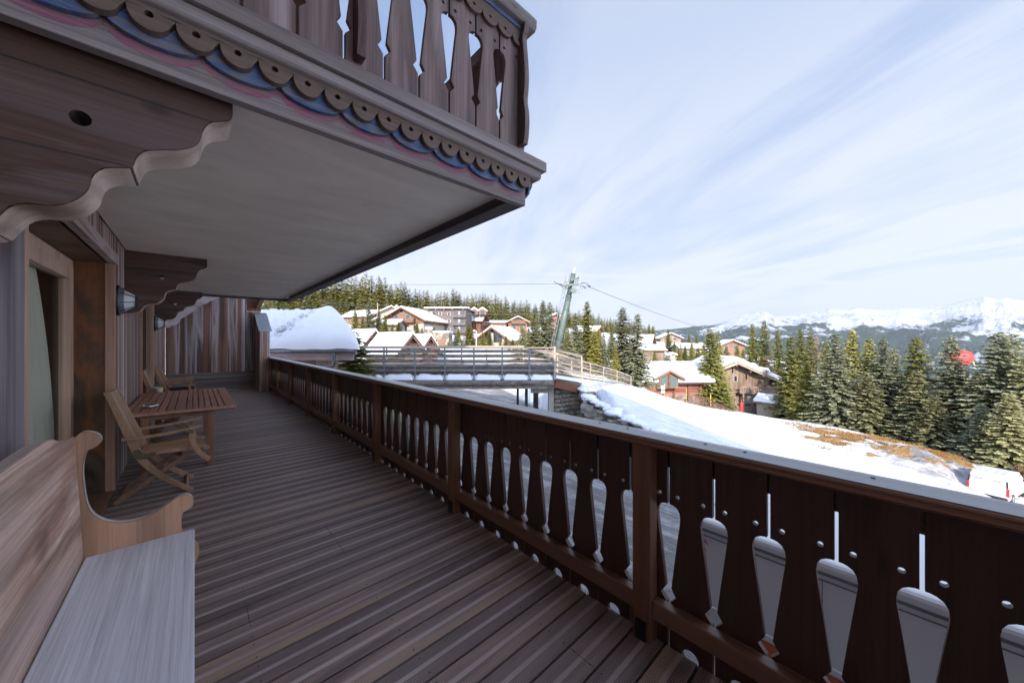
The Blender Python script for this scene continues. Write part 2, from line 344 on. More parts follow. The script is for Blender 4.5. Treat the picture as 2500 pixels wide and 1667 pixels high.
def mk_deck():
    m,nt,b=newmat('grooved_deck_board'); tc=N(nt,'ShaderNodeTexCoord'); r=rndattr(nt)
    sx=N(nt,'ShaderNodeSeparateXYZ'); nt.links.new(tc.outputs['Object'],sx.inputs[0])
    ph=math_(nt,'FRACT',math_(nt,'DIVIDE',math_(nt,'SUBTRACT',sx.outputs[1],DK0),DKP))
    cen=math_(nt,'ABSOLUTE',math_(nt,'SUBTRACT',ph,.5))
    strip=math_(nt,'LESS_THAN',cen,.075)
    off=N(nt,'ShaderNodeCombineXYZ'); nt.links.new(math_(nt,'MULTIPLY',r,41.0),off.inputs[0]); nt.links.new(math_(nt,'MULTIPLY',r,13.0),off.inputs[1])
    p=vmath(nt,'ADD',vmath(nt,'MULTIPLY',tc.outputs['Object'],(.8,7,1)),off.outputs[0])
    a=noise_(nt,p,1,6,.65,.6)
    col=ramp(nt,a,[(.28,(.12,.083,.076)),(.45,(.225,.163,.148)),(.6,(.3,.222,.2)),(.75,(.4,.3,.255))])
    wn=nt.nodes.new('ShaderNodeTexWhiteNoise'); wn.noise_dimensions='1D'; nt.links.new(r,wn.inputs['W'])
    col=mixc(nt,math_(nt,'MULTIPLY',ramp(nt,wn.outputs['Value'],[(.6,0.0),(1,.55)]),ramp(nt,a,[(.4,0.0),(.6,1.0)])),col,(.46,.3,.17))
    col=mixc(nt,1.0,col,math_(nt,'ADD',.9,math_(nt,'MULTIPLY',wn.outputs['Value'],.42)),'MULTIPLY')
    st=noise_(nt,vmath(nt,'ADD',vmath(nt,'MULTIPLY',tc.outputs['Object'],(.9,2,1)),off.outputs[0]),1,4,.6)
    col=mixc(nt,math_(nt,'MULTIPLY',strip,ramp(nt,st,[(.32,.12),(.55,.85)])),col,(.46,.39,.37))
    gr=math_(nt,'SINE',math_(nt,'MULTIPLY',ph,2*math.pi*17)); gr=math_(nt,'ADD',.5,math_(nt,'MULTIPLY',gr,.5))
    ns=math_(nt,'SUBTRACT',1.0,strip)
    g2=math_(nt,'MULTIPLY',ramp(nt,gr,[(.05,1.0),(.5,0.0)]),ns)
    col=mixc(nt,math_(nt,'MULTIPLY',g2,.72),col,(.05,.036,.036))
    vo=nt.nodes.new('ShaderNodeTexVoronoi'); nt.links.new(vmath(nt,'ADD',vmath(nt,'MULTIPLY',tc.outputs['Object'],(2.1,7,1)),off.outputs[0]),vo.inputs['Vector']); vo.inputs['Scale'].default_value=1
    col=mixc(nt,.75,col,ramp(nt,vo.outputs['Distance'],[(.03,.35),(.09,1.0)]),'MULTIPLY')
    fx_=math_(nt,'FRACT',math_(nt,'DIVIDE',math_(nt,'ADD',sx.outputs[0],.66),.59))
    ex_=math_(nt,'MULTIPLY',math_(nt,'ABSOLUTE',math_(nt,'SUBTRACT',fx_,.5)),.59)
    ey_=math_(nt,'MULTIPLY',math_(nt,'ABSOLUTE',math_(nt,'SUBTRACT',cen,.30)),DKP)
    dd_=math_(nt,'SQRT',math_(nt,'ADD',math_(nt,'MULTIPLY',ex_,ex_),math_(nt,'MULTIPLY',ey_,ey_)))
    col=mixc(nt,math_(nt,'MULTIPLY',math_(nt,'LESS_THAN',dd_,.0045),.9),col,(.01,.01,.012))
    bj=math_(nt,'ABSOLUTE',math_(nt,'SUBTRACT',sx.outputs[0],math_(nt,'SUBTRACT',math_(nt,'MULTIPLY',math_(nt,'FLOOR',math_(nt,'MULTIPLY',wn.outputs['Value'],9)),.59),1.545)))
    col=mixc(nt,math_(nt,'MULTIPLY',math_(nt,'LESS_THAN',bj,.0018),.85),col,(.02,.015,.015))
    h=math_(nt,'SUBTRACT',math_(nt,'MULTIPLY',a,.4),math_(nt,'MULTIPLY',g2,.8))
    setp(nt,b,col,ramp(nt,a,[(.3,.42),(.7,.62)]),.45,h,.5,.003); return m
DKP=.161; DK0=.148
M['deck']=mk_deck()
def mk_snow(name='snow',sc=1.0,bs=.25,tint=(.7,.72,.77)):
    m,nt,b=newmat(name); tc=N(nt,'ShaderNodeTexCoord')
    a=noise_(nt,tc.outputs['Object'],sc,6,.55,.2); c=noise_(nt,tc.outputs['Object'],sc*12,3,.5)
    h=math_(nt,'ADD',a,math_(nt,'MULTIPLY',c,.15))
    setp(nt,b,ramp(nt,a,[(.3,tuple(x*.95 for x in tint)),(.7,tint)]),.75,.3,h,bs,.08); return m
M['snow']=mk_snow()
M['snow_rough']=mk_snow('rough_snow',6,.8)
def mk_foliage(name,c1,c2,c3):
    c1,c2,c3=[tuple(v_*g_ for v_,g_ in zip(q_,(1.12,1.06,.9))) for q_ in (c1,c2,c3)]
    m,nt,b=newmat(name); tc=N(nt,'ShaderNodeTexCoord'); r=rndattr(nt)
    oi=N(nt,'ShaderNodeObjectInfo')
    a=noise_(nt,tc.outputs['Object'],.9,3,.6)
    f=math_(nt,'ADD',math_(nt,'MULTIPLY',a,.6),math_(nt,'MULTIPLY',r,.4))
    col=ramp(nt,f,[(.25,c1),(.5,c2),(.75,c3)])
    col=mixc(nt,1.0,col,math_(nt,'ADD',.75,math_(nt,'MULTIPLY',oi.outputs['Random'],.5)),'MULTIPLY')
    setp(nt,b,col,.65,.25)
    try:
        b.inputs['Transmission Weight'].default_value=0
    except Exception: pass
    return m
M['spruce']=mk_foliage('spruce_needles',(.06,.07,.022),(.12,.13,.04),(.19,.19,.065))
M['blue_spruce']=mk_foliage('blue_spruce_needles',(.075,.09,.05),(.15,.168,.115),(.21,.23,.17))
M['yellow_spruce']=mk_foliage('sunlit_needles',(.09,.095,.022),(.18,.175,.045),(.27,.25,.075))  # yellow-green needles, the sunlit look put into the colour
M['grey_spruce']=mk_foliage('grey_green_needles',(.09,.1,.05),(.175,.18,.1),(.26,.26,.16))
M['larch']=mk_foliage('bare_larch_twigs',(.12,.08,.05),(.2,.14,.09),(.27,.2,.13))
M['bark']=plain('bark',(.12,.085,.06),.9,nscale=8,nvar=.4,bump=.5)
M['drygrass']=mk_foliage('dry_grass',(.16,.09,.035),(.25,.15,.06),(.34,.22,.1))
M['h_orange']=wood('orange_larch_cladding',[(.15,.08,.05),(.24,.135,.085),(.2,.11,.07)],'z',.5,3,.6,.1,.2,.1,knots=False)
M['h_red']=wood('red_stained_logs',[(.22,.07,.05),(.32,.12,.09),(.4,.23,.18)],'x',.25,2.2,.6,.1,.25,.2,knots=False)
M['h_brown']=wood('weathered_brown_cladding',[(.15,.1,.075),(.25,.175,.135),(.32,.245,.2)],'z',.4,2.5,.7,.1,.25,.15,knots=False)
M['h_grey']=wood('grey_cladding',[(.13,.105,.1),(.19,.155,.15),(.23,.195,.19)],'x',.3,3,.7,.1,.2,.15,knots=False)
M['h_dark']=wood('dark_brown_cladding',[(.1,.045,.03),(.19,.085,.055),(.14,.065,.045)],'z',.4,2.5,.7,.1,.2,.1,knots=False)
M['h_render']=plain('cream_render',(.3,.27,.23),.85,nscale=1.5,bump=.1)
M['bridge']=wood('grey_bridge_timber',[(.1,.085,.075),(.19,.165,.15),(.27,.24,.215),(.2,.15,.11)],'x',.5,5,.75,.4,.35,.3,knots=True)
M['bridge_pale']=wood('pale_bridge_timber',[(.3,.25,.19),(.42,.35,.27),(.35,.3,.25)],'x',.5,5,.75,.3,.3,.3)
M['redbeam']=wood('red_brown_beam',[(.13,.045,.025),(.24,.09,.05),(.19,.07,.04)],'x',.5,5,.6,.3,.35,.1,wear=((.4,.36,.34),.66,.72))
M['planks_pink']=wood('pinkish_fascia',[(.33,.25,.25),(.44,.36,.36),(.38,.28,.28)],'x',.7,3,.65,.2,.15,.1,knots=False)
def mk_stone(name='stone_wall',sc=1.3,c=((.1,.08,.06),(.27,.23,.18),(.4,.36,.3))):
    m,nt,b=newmat(name); tc=N(nt,'ShaderNodeTexCoord')
    vo=nt.nodes.new('ShaderNodeTexVoronoi'); vo.inputs['Scale'].default_value=sc; nt.links.new(tc.outputs['Object'],vo.inputs['Vector'])
    v2=nt.nodes.new('ShaderNodeTexVoronoi'); v2.feature='DISTANCE_TO_EDGE'; v2.inputs['Scale'].default_value=sc; nt.links.new(tc.outputs['Object'],v2.inputs['Vector'])
    n=noise_(nt,tc.outputs['Object'],sc*3,5,.6)
    sx=N(nt,'ShaderNodeSeparateColor'); nt.links.new(vo.outputs['Color'],sx.inputs[0])
    f=math_(nt,'ADD',math_(nt,'MULTIPLY',sx.outputs[0],.6),math_(nt,'MULTIPLY',n,.4))
    col=ramp(nt,f,[(.2,c[0]),(.5,c[1]),(.85,c[2])])
    jo=ramp(nt,v2.outputs['Distance'],[(.0,0.0),(.06,1.0)])
    col=mixc(nt,jo,(.05,.045,.04),col)
    setp(nt,b,col,.9,.2,math_(nt,'ADD',jo,math_(nt,'MULTIPLY',n,.4)),.8,.06); return m
M['stone']=mk_stone()
M['boulder']=plain('boulder_stone',(.2,.18,.15),.9,nscale=1.8,nvar=.4,bump=.5)
exec_marker=0
# ================================================================ TERRAIN HEIGHT (used by everything that stands on the ground)
GP=[]
def gp(px,py,d): v=W(px,py,d); GP.append((v.x,v.y,v.z))
for q in [(0,-30,-3),(0,-12,-3.3),(0,0,-3.3),(0,12,-3.3),(-15,0,-3.2),(-15,20,-2),(-20,40,0),(0,30,-2.6),(5,-12,-3.5),(5,0,-3.3),(5,8,-3.3),(5,17,-3.3),(8,12,-3.3),(10,4,-3.3),(10.5,9.5,-3.2),(9.5,0,-3.5),(9,-6,-3.9),(13.2,10.8,-.55),(12,25,-3.3),(8,30,-3.2),(60,-60,-18),(30,-30,-10),(0,-60,-6),(-60,0,0),(-60,60,8),(-40,120,14)]: GP.append(q)
for q in [(1150,938,40),(1230,935,38),(1000,900,33),
          (1530,1035,14.2),(1700,1080,14.5),(1650,1020,24),(1800,1060,24),(2000,1100,26),(1500,962,20),(1450,942,19.5),(2250,1150,25),(2410,1228,22.5),(2100,1150,17),(1900,1120,16),(1500,934,36),(1563,951,46),
          (1600,970,56),(1700,988,53),(1830,1008,62),(1900,1026,58),(1960,1034,48),(2043,1040,43),(2130,1054,42),(2243,1090,37),(2330,1112,34),(2440,1142,30),(2520,1165,27),(2700,1260,24),(2700,1100,50),
          (950,852,48),(1050,852,52),(1075,850,70),(1200,850,74),(1330,858,60),(1430,888,52),(1480,905,50),(1520,918,48),
          (920,808,92),(985,812,88),(1090,815,98),(1180,812,112),(1260,812,112),(1360,840,110),(1450,850,120),(1560,850,130),(1640,838,180),(1780,862,150),(1700,885,105),(1850,900,120),
          (640,775,100),(700,766,105),(800,765,118),(900,772,125),(1000,776,142),(1100,782,160),(1200,788,182),(1300,793,212),(1500,812,270),(1600,822,300),
          (700,760,160),(1000,765,220),(1300,785,300),(1600,835,420),(2000,900,140),(2200,960,100),(2450,1000,90),(2000,960,300),(2400,1000,300),(1800,880,400),(1000,790,400),(700,780,300)]: gp(*q)
_P=np.array(GP); _X=_P[:,:2]/50.; _Z=_P[:,2]
def _U(r2): return np.where(r2>1e-12,.5*r2*np.log(r2+1e-30),0)
_n=len(_X); _K=_U(((_X[:,None]-_X[None])**2).sum(-1)); _K+=np.eye(_n)*.0025
_A=np.zeros((_n+3,_n+3)); _A[:_n,:_n]=_K; _A[:_n,_n]=1; _A[:_n,_n+1:]=_X; _A[_n,:_n]=1; _A[_n+1:,:_n]=_X.T
_w=np.linalg.solve(_A,np.concatenate([_Z,np.zeros(3)]))
XBY=[-20,2,4.7,7.4,9,11.2,12,16,24,44]; XBX=[11.4,12.0,12.7,13.5,14.6,16.6,17.6,18.6,23,31]
def hgt(x,y):
    x=np.atleast_1d(np.asarray(x,float)); y=np.atleast_1d(np.asarray(y,float)); q=np.stack([x,y],-1)/50.
    r2=((q[:,None]-_X[None])**2).sum(-1); z=_U(r2)@_w[:_n]+_w[_n]+q@_w[_n+1:]
    # flat street strip below the terrace, with a bank up to the piste
    xb=np.interp(y,XBY,XBX); k=np.clip((xb-x)/.8,0,1)*np.clip((46-y)/8,0,1); k=k*k*(3-2*k)
    z=z*(1-k)+(-3.3-.02*np.clip(-y,0,40))*k
    # hillside never dips through the buildings' street; far field sinks to the valley
    return z
def hz1(x,y): return float(hgt(x,y)[0])
# ================================================================ DECK (floor of the terrace)
deck=MB(); y=DK0-DKP*20; i=0
while y<14.3:
    deck.box(-.66,1.788,y+.0055,y+DKP-.0055,-.028,0,rnd=random.random()); y+=DKP
deck.build('deck',M['deck'],bevel=.0025,seg=1,kind='structure')
sub=MB().box(-.66,1.72,-3.2,14.3,-.24,-.045); sub.build('deck_frame',M['black'],kind='structure')
# ================================================================ CHALET (our house)
house=empty('chalet',(-3,5,-3.3),label='weathered wooden chalet wall beside the terrace, with carved brackets and the balcony overhead',cat='chalet'); 
hl=Vector((3,-5,3.3))
def hb(mb,name,mat,parent=None,**k):
    o=mb.build(name,mat,parent or house,**k)
    if parent is None or parent is house: o.location=hl
    return o
# cladding boards, vertical; recess openings at y 3.0-5.33 and 7.85-9.85
wallm=MB()
def clad(y0,y1,z0,z1,x=-.63,wd=.135):
    y=y0
    while y<y1-1e-4:
        b=min(y+wd*random.uniform(.8,1.25),y1)
        if y1-b<.04: b=y1
        wallm.box(x-.03,x+random.uniform(-.003,.003),y+.0015,b-.0015,z0,z1); y=b
clad(-6,2.58,0,2.67); clad(2.73,2.86,0,2.67); clad(2.86,5.36,2.44,2.67); clad(5.36,7.85,0,2.67); clad(7.85,9.85,2.44,2.67); clad(9.85,14.3,0,3.6)
wallm.box(-.70,-.66,-6,2.86,-3.3,2.67).box(-.70,-.66,5.36,7.85,-3.3,2.67).box(-.70,-.66,9.85,14.3,-3.3,3.6)
hb(wallm,'wall',M['wall'])
up=MB(); y=-6
while y<12: up.box(-.64,-.61,y+.002,y+.16,2.95,7.2); y+=.162
hb(up,'upper_wall',M['wall'])
core=MB().box(-9,-1.5,-14,15.5,-3.3,8.4).box(-1.5,-.71,-14,-6,-3.3,8.4).box(-1.5,-.71,-6,2.8,-3.3,8.4).box(-1.5,-.71,5.4,7.8,-3.3,2.9).box(-1.5,-.71,9.9,15.5,-3.3,8.4).box(-1.5,-.71,3,9.9,2.5,8.4)
hb(core,'core_wall',M['h_dark'])
rf=MB().prism([(-11,7.9),(-4.5,11.2),(1.9,7.9),(1.9,7.65),(-4.5,10.95),(-11,7.65)],'y',-15,16)
rfo=hb(rf,'roof',M['h_dark'])
hb(MB().prism([(-11,7.92),(-4.5,11.22),(1.8,7.94),(1.7,8.4),(-4.5,11.8),(-10.9,8.4)],'y',-15,16),'roof_snow',M['snow'],bevel=.15)
bt=MB().box(-.66,-.585,2.58,2.73,0,2.67); hb(bt,'batten',M['batten'],bevel=.004)
hb(MB().box(-.66,-.60,2.80,2.86,0,2.33),'door_trim',M['trim'],bevel=.004)
hb(MB().box(-.665,-.597,5.33,5.385,0,2.335),'door_trim',M['trim'],bevel=.004)
hb(MB().box(-.66,-.585,2.72,5.42,2.335,2.445),'lintel',M['trimy'],bevel=.004)
hb(MB().box(-.66,-.597,7.80,7.86,0,2.335),'door_trim',M['trim'],bevel=.004)
hb(MB().box(-.66,-.597,9.84,9.90,0,2.335),'door_trim',M['trim'],bevel=.004)
hb(MB().box(-.66,-.585,7.78,9.94,2.335,2.445),'lintel',M['trimy'],bevel=.004)
for (a,b) in ((2.86,5.35),(7.85,9.86)):
    hb(MB().box(-.95,-.63,b,b+.02,0,2.335),'jamb_panel',M['jamb'])
    hb(MB().box(-.95,-.63,a-.02,a,0,2.335),'jamb_panel',M['jamb'])
    hb(MB().box(-.95,-.64,a,b,2.335,2.36),'head_panel',M['jambtop'])
    hb(MB().box(-.95,-.60,a,b,.004,.045),'threshold',M['rail_beam'],bevel=.004)
    dr=MB()
    x0,x1=-.92,-.865
    dr.box(x0,x1,b-.07,b,.05,2.33).box(x0,x1,a,a+.07,.05,2.33).box(x0,x1,a+.07,b-.07,2.25,2.33)
    mid=a+.72
    for (p,q) in ((a+.075,mid+.03),(mid+.035,b-.075)):
        dr.box(x0-.005,x1+.012,p,p+.1,.06,2.245).box(x0-.005,x1+.012,q-.1,q,.06,2.245).box(x0-.005,x1+.012,p+.1,q-.1,2.13,2.245).box(x0-.005,x1+.012,p+.1,q-.1,.06,.22)
    do=hb(dr,'door',M['doorframe'],bevel=.006)
    gl=MB()
    for (p,q) in ((a+.075,mid+.03),(mid+.035,b-.075)): gl.box(-.905,-.897,p+.1,q-.1,.22,2.13)
    go=gl.build('pane',None or M['glass_dark'],do)
    hb(MB().box(-1.49,-1.47,a-.2,b+.2,0,2.4),'dark_room_sheet',M['black'])  # black sheet, the dark of the unlit room put into colour
def mk_glass():
    m,nt,b=newmat('window_glass'); 
    mix=nt.nodes.new('ShaderNodeMixShader'); tr=nt.nodes.new('ShaderNodeBsdfTransparent'); tr.inputs[0].default_value=(.93,.94,.92,1); gl=nt.nodes.new('ShaderNodeBsdfGlossy'); gl.inputs['Roughness'].default_value=.02
    fr=nt.nodes.new('ShaderNodeFresnel'); fr.inputs[0].default_value=1.5
    nt.links.new(math_(nt,'MULTIPLY',fr.outputs[0],.2),mix.inputs[0]); nt.links.new(tr.outputs[0],mix.inputs[1]); nt.links.new(gl.outputs[0],mix.inputs[2]); nt.links.new(mix.outputs[0],nt.nodes['Material Output'].inputs[0]); return m
M['glass']=mk_glass()
for o in list(COL.objects):
    if o.name.startswith('pane'): o.data.materials[0]=M['glass']
# curtain behind the near door glass
M['curtain']=plain('sheer_curtain',(.8,.8,.72),.8)
cu=MB(); pts=[]
prof=[]
n=90
for i in range(n+1):
    t=i/n; prof.append((t,math.sin(t*62+math.sin(t*21)*1.5)*.03))
v=[];f=[]
for j,zz in enumerate(np.linspace(.08,2.2,24)):
    k=(zz-.08)/2.12; pull=max(0,k)**3*.55
    for (t,dx) in prof: v.append((-.965+dx*.75*(.6+.4*(1-k)), 3.1+ 2.16*t*(1-.26*k**2.2), zz))
for j in range(23):
    for i in range(n): a=j*(n+1)+i; f.append((a,a+1,a+n+2,a+n+1))
cu.add(v,f,.5,True); co_=hb(cu,'curtain',M['curtain']); 
# ---- brackets
PR=[(.128,2.67),(.128,2.575),(.118,2.548),(.09,2.533),(.05,2.513),(.026,2.47),(.018,2.42),(-.002,2.385),(-.05,2.352),(-.1,2.335),(-.148,2.315),(-.170,2.285),(-.182,2.232),(-.225,2.222),(-.262,2.205),(-.284,2.17),(-.291,2.12),(-.31,2.085),(-.34,2.052),(-.38,2.032),(-.43,2.03),(-.465,2.01),(-.488,1.965),(-.51,1.925),(-.55,1.912),(-.63,1.908)]
def bracket(y0,th,name='bracket'):
    pr=PR; H=(-.311,2.372,.028)
    poly=[(-.63,2.668)]+[(a,min(b,2.668)) for a,b in pr]
    # three stacked beams with thin joints, one mesh
    mb=MB(); joints=[2.515,2.30]
    mb.prism(poly,'y',y0,y0+th,[circ(H[0],H[1],H[2],18)])
    o=hb(mb,name,M['bracket'])
    # pale sawn underside following the carved profile
    v=[];f=[]; sp=smoothpoly(pr[1:],1)
    for (a,b) in sp: v+= [(a+.0015,y0+.002,b-.0025),(a+.0015,y0+th-.002,b-.0025)]
    for i in range(len(sp)-1): f.append((2*i,2*i+2,2*i+3,2*i+1))
    e=MB().add(v,f,.5,True); e.build('carved_edge',M['bracket_cut'],o)
    jm=MB()
    for z,xe in ((2.515,.045),(2.235,-.19)): jm.box(-.63,xe,y0-.0012,y0+.001,z-.0025,z+.0025)
    jm.build('joint',M['black'],o)
    mb=MB()
    return o
bracket(2.02,.215); bracket(6.33,.20); bracket(10.62,.2)
C0=lambda a,b:at_y(360+a/5.228,680+b/5.228,13.55)
def at_y(px,py,y):
    t=(px-CX)/F; k=y/(cs-t*sn); return (k*(sn+t*cs),CAMZ+(CY-py)/F*k)
pp=[C0(*p) for p in [(205,560),(205,625),(285,630),(300,603),(372,600),(385,572),(415,560),(420,520),(450,502),(560,440),(640,380),(700,338),(755,322),(800,290),(880,265),(935,232),(940,180),(600,180)]]
pp=[(-.63,pp[0][1])]+[(-.63,pp[1][1])]+pp[2:-2]+[(pp[-3][0]+.02,3.3),(-.63,3.3)]
hb(MB().prism(pp,'y',13.5,13.62),'bracket',M['bracket_skylit'],bevel=.01)
# ---- upper balcony
bal=MB().box(-.62,1.75,1.985,10.93,2.672,2.80); balo=hb(bal,'balcony',M['soffit'])
Y0=1.93
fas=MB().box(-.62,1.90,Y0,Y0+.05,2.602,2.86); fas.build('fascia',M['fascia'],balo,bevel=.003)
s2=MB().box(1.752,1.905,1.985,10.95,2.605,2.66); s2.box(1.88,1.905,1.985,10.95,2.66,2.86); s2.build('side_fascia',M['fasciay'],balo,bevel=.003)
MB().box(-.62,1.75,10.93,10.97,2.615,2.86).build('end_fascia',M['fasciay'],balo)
def scallop(x0,x1,p,zc,zb,zt,n=10,cusp=.0):
    # lower edge made of hanging lobes between cusps at spacing p
    pts=[]; k=int(round((x1-x0)/p)); 
    for i in range(k):
        a=x0+i*p
        for q in range(n):
            t=(q+.0)/n; an=math.pi*t
            pts.append((a+p*.5-(p*.5-cusp)*math.cos(an), zc-(zc-zb)*math.sin(an)**.85))
    pts.append((x0+k*p,zc)); return pts+[(x0+k*p,zt),(x0,zt)]
def strip_between(x0,x1,p,zc,zb,off,y):   # painted band just under the lobes
    v=[];f=[]; n=12; k=int(round((x1-x0)/p)); 
    for i in range(k*n+1):
        a=x0+(i//n)*p; t=(i%n)/n; 
        if i==k*n: a=x0+(k-1)*p; t=1
        x=a+p*.5-(p*.5)*math.cos(math.pi*t); z=zc-(zc-zb)*abs(math.sin(math.pi*t))**.85
        v+=[(x,y,z+.004),(x,y,z-off*(.55+.45*math.sin(math.pi*t)))]
    for i in range(k*n): f.append((2*i,2*i+1,2*i+3,2*i+2))
    return MB().add(v,f,.5)
BX0=1.881-.2655*10
strip_between(BX0,BX0+.2655*10,.2655,2.732,2.672,.03,Y0-.0015).build('painted_band',M['pink'],balo)
MB().prism(scallop(BX0,BX0+.2655*10,.2655,2.742,2.679,2.86,14),'y',Y0-.027,Y0-.002).build('blue_scallop_board',M['blue'],balo,bevel=.003)
SX0=1.897-.1305*19
holes=[circ(SX0+.1305*(i+.5),2.768,.0125,12) for i in range(19)]
MB().prism(scallop(SX0,SX0+.1305*19,.1305,2.778,2.709,2.86,10,.006),'y',Y0-.062,Y0-.0275,holes).build('scallop_board',M['scallop'],balo,bevel=.002)
# side run of the same trim (seen end on)
MB().prism(scallop(1.9,1.9+.2655*33,.2655,2.728,2.66,2.86,8),'x',1.907,1.925).build('blue_scallop_board',M['blue'],balo)
MB().prism(scallop(1.9,1.9+.1328*66,.1328,2.787,2.722,2.86,6),'x',1.927,1.95).build('scallop_board',M['scallop'],balo)
ld=MB(); ld.prism([(1.99,2.86),(1.84,2.86),(1.84,2.815),(1.85,2.805),(1.865,2.80),(1.99,2.80)],'x',-.62,1.985)
ld.prism([(2.02,2.862),(1.815,2.862),(1.815,2.93),(1.83,2.945),(2.02,2.97)],'x',-.62,2.02)
ld.build('ledge',M['ledge'],balo,bevel=.005)
ls=MB(); ls.prism([(1.87,2.80),(1.96,2.80),(1.985,2.815),(1.985,2.86),(1.87,2.86)],'y',1.99,10.97); ls.prism([(1.86,2.862),(2.02,2.862),(2.02,2.93),(2.0,2.945),(1.86,2.96)],'y',2.02,10.97); ls.build('ledge',M['uphand'],balo,bevel=.005)
# ---- cut-out baluster boards shared by both railings
def cutprofile(g=.006,zt=.966):
    # (offset from gap centre, z above deck) going up
    return [(g,-.1),(g,.212),(.038,.250),(.0145,.288),(.030,.42),(.046,.55),(.057,.635),(.0585,.66),(.055,.685),(.045,.703),(.03,.713),(.015,.717),(g,.717),(g,zt)]
def cutboard(s0,p,z,half_l=True,half_r=True,zt=.966,zb=-.1):
    pr=[(a,b if b>-.05 else zb) for a,b in cutprofile(zt=zt)]
    L=[(s0+(a if half_l else .006),z+b) for a,b in pr]
    Rr=[(s0+p-(a if half_r else .006),z+b) for a,b in pr]
    poly=L+Rr[::-1]
    hs=[circ(s0+.046,z+.762,.0105,10),circ(s0+p-.046,z+.762,.0105,10),circ(s0+p/2,z-.010,.040,16)]
    return poly,hs
# upper front panel
ub=MB(); zU=2.967; xs=[1.869-.2145*i for i in range(12)]
for i in range(11):
    x1=xs[i]; x0=xs[i+1]
    poly,hs=cutboard(x0,x1-x0,zU,True,i>0,zt=1.01,zb=-.02)
    hs=hs[:2]
    ub.prism(poly,'y',1.95,1.977,hs)
ub.build('baluster_panel',M['upboard'],balo,bevel=.003,ang=60)
us=MB()
y=1.985
while y<10.8:
    poly,hs=cutboard(y,.2145,zU,True,True,zt=1.01,zb=-.02); us.prism(poly,'x',1.842,1.868,hs[:2]); y+=.2145
us.build('side_baluster_panel',M['upboard'],balo)
uh=MB(); uh.prism([(1.865,3.975),(1.88,3.955),(2.03,3.955),(2.05,3.975),(2.05,4.03),(2.035,4.06),(1.885,4.068),(1.862,4.03)],'x',-.6,1.962)
uh.prism([(1.80,3.955),(1.945,3.955),(1.962,3.975),(1.962,4.03),(1.94,4.065),(1.80,4.06)],'y',2.05,10.97)
uh.build('handrail',M['uphand'],balo,bevel=.006)
u2=MB().prism(scallop(1.9-.1405*17,1.9,.1405,3.862,3.80,3.945,10),'y',1.925,1.948,[circ(1.9-.1405*(i+.5),3.85,.011,10) for i in range(17)])
u2.build('handrail_scallop_board',M['scallop'],balo,bevel=.002)
MB().box(-.6,1.9,1.915,1.945,3.925,3.957).build('blue_strip',M['blue'],balo,bevel=.002)
def fin(x0,x1,z0=3.05,z1=3.955,sy=1):
    p=[(1.949,z1),(1.865,z1),(1.872,z1-.06),(1.892,z1-.085),(1.893,z1-.13),(1.878,z1-.25),(1.868,z1-.38),(1.873,z1-.50),(1.886,z1-.57),(1.868,z1-.66),(1.862,z1-.74),(1.872,z0+.05),(1.885,z0),(1.949,z0)]
    MB().prism(smoothpoly(p[1:-1],1)+[p[-1],p[0]],'x',x0,x1).build('carved_fin',M['upboard'],balo,bevel=.003)
fin(.625,.672); fin(1.835,1.88)
p=[(1.87,3.955),(1.96,3.955),(1.95,3.9),(1.928,3.87),(1.945,3.7),(1.955,3.58),(1.947,3.45),(1.93,3.39),(1.952,3.3),(1.957,3.2),(1.945,3.09),(1.93,3.04),(1.87,3.04)]
MB().prism(p,'y',1.985,2.03).build('carved_fin',M['upboard'],balo,bevel=.003)
# structural fragments of the roof seen high through the cut-outs
# ================================================================ WALL LAMPS
def lamp(y,z,label):
    o=empty('wall_lamp',(-.60,y,z),label=label,cat='wall lamp',group='bulkhead lamps on the chalet wall')
    Mx=Matrix.Rotation(R_(90),4,'Y')
    MB().lathe([(.0,-.028),(.158,-.028),(.165,-.01),(.165,.002),(.15,.008)],32,M=Mx).build('base',M['black'],o)
    MB().lathe([(.152,.004),(.14,.018),(.118,.045),(.112,.045)],32,M=Mx).build('collar',M['grey_coll'],o)
    MB().lathe([(.116,.04),(.068,.115),(.06,.121),(0,.123)],32,M=Mx).build('diffuser',M['diffuser'],o)
    b=MB()
    for k in range(8):
        a=math.pi*2*k/8+.2; c_,s_=math.cos(a),math.sin(a)
        b.bar(Mx@Vector((.14*c_,.14*s_,.02)),Mx@Vector((.07*c_,.07*s_,.13)),.007,.007,(0,0,1))
    b.lathe([(.072,.122),(.072,.131),(.064,.131),(.064,.122)],24,M=Mx)
    b.build('guard',M['black'],o)
    return o
lamp(5.62,1.99,'round black caged wall lamp with white glass, beside the near glass door')
lamp(10.35,1.93,'small far wall lamp under the third carved bracket')
# ================================================================ PRIVACY WALL at the far end
pv=empty('privacy_wall',(.5,14.3,0),label='tall stained plank screen closing the far end of the terrace',cat='privacy wall')
def loc_(o,b=(.5,14.3,0)): o.location=(-b[0],-b[1],-b[2]); return o
pm=MB(); x=-.63
wds=[.12,.19,.16,.21,.15,.19,.17,.22,.14,.2,.1]
k=0
while x<1.27: 
    b=min(x+wds[k%11],1.27); k+=1; pm.box(x+.001,b-.001,14.3,14.33,.56,4.2); x=b
x=1.27
while x<1.60: pm.box(x+.001,x+.16,14.3,14.33,.56,2.5); x+=.165
pm.box(-.63,1.27,14.331,14.36,.0,4.2).box(1.27,1.6,14.331,14.36,0,2.5)
loc_(pm.build('boards',M['wall_far'],pv))
bb=MB()
for k in range(4): bb.box(-.63,1.6,14.26-.002*k,14.3,.02+.13*k,.145+.13*k)
bb.box(-.63,1.6,14.235,14.3,.54,.585); loc_(bb.build('baseboard',M['bridge'],pv,bevel=.004))
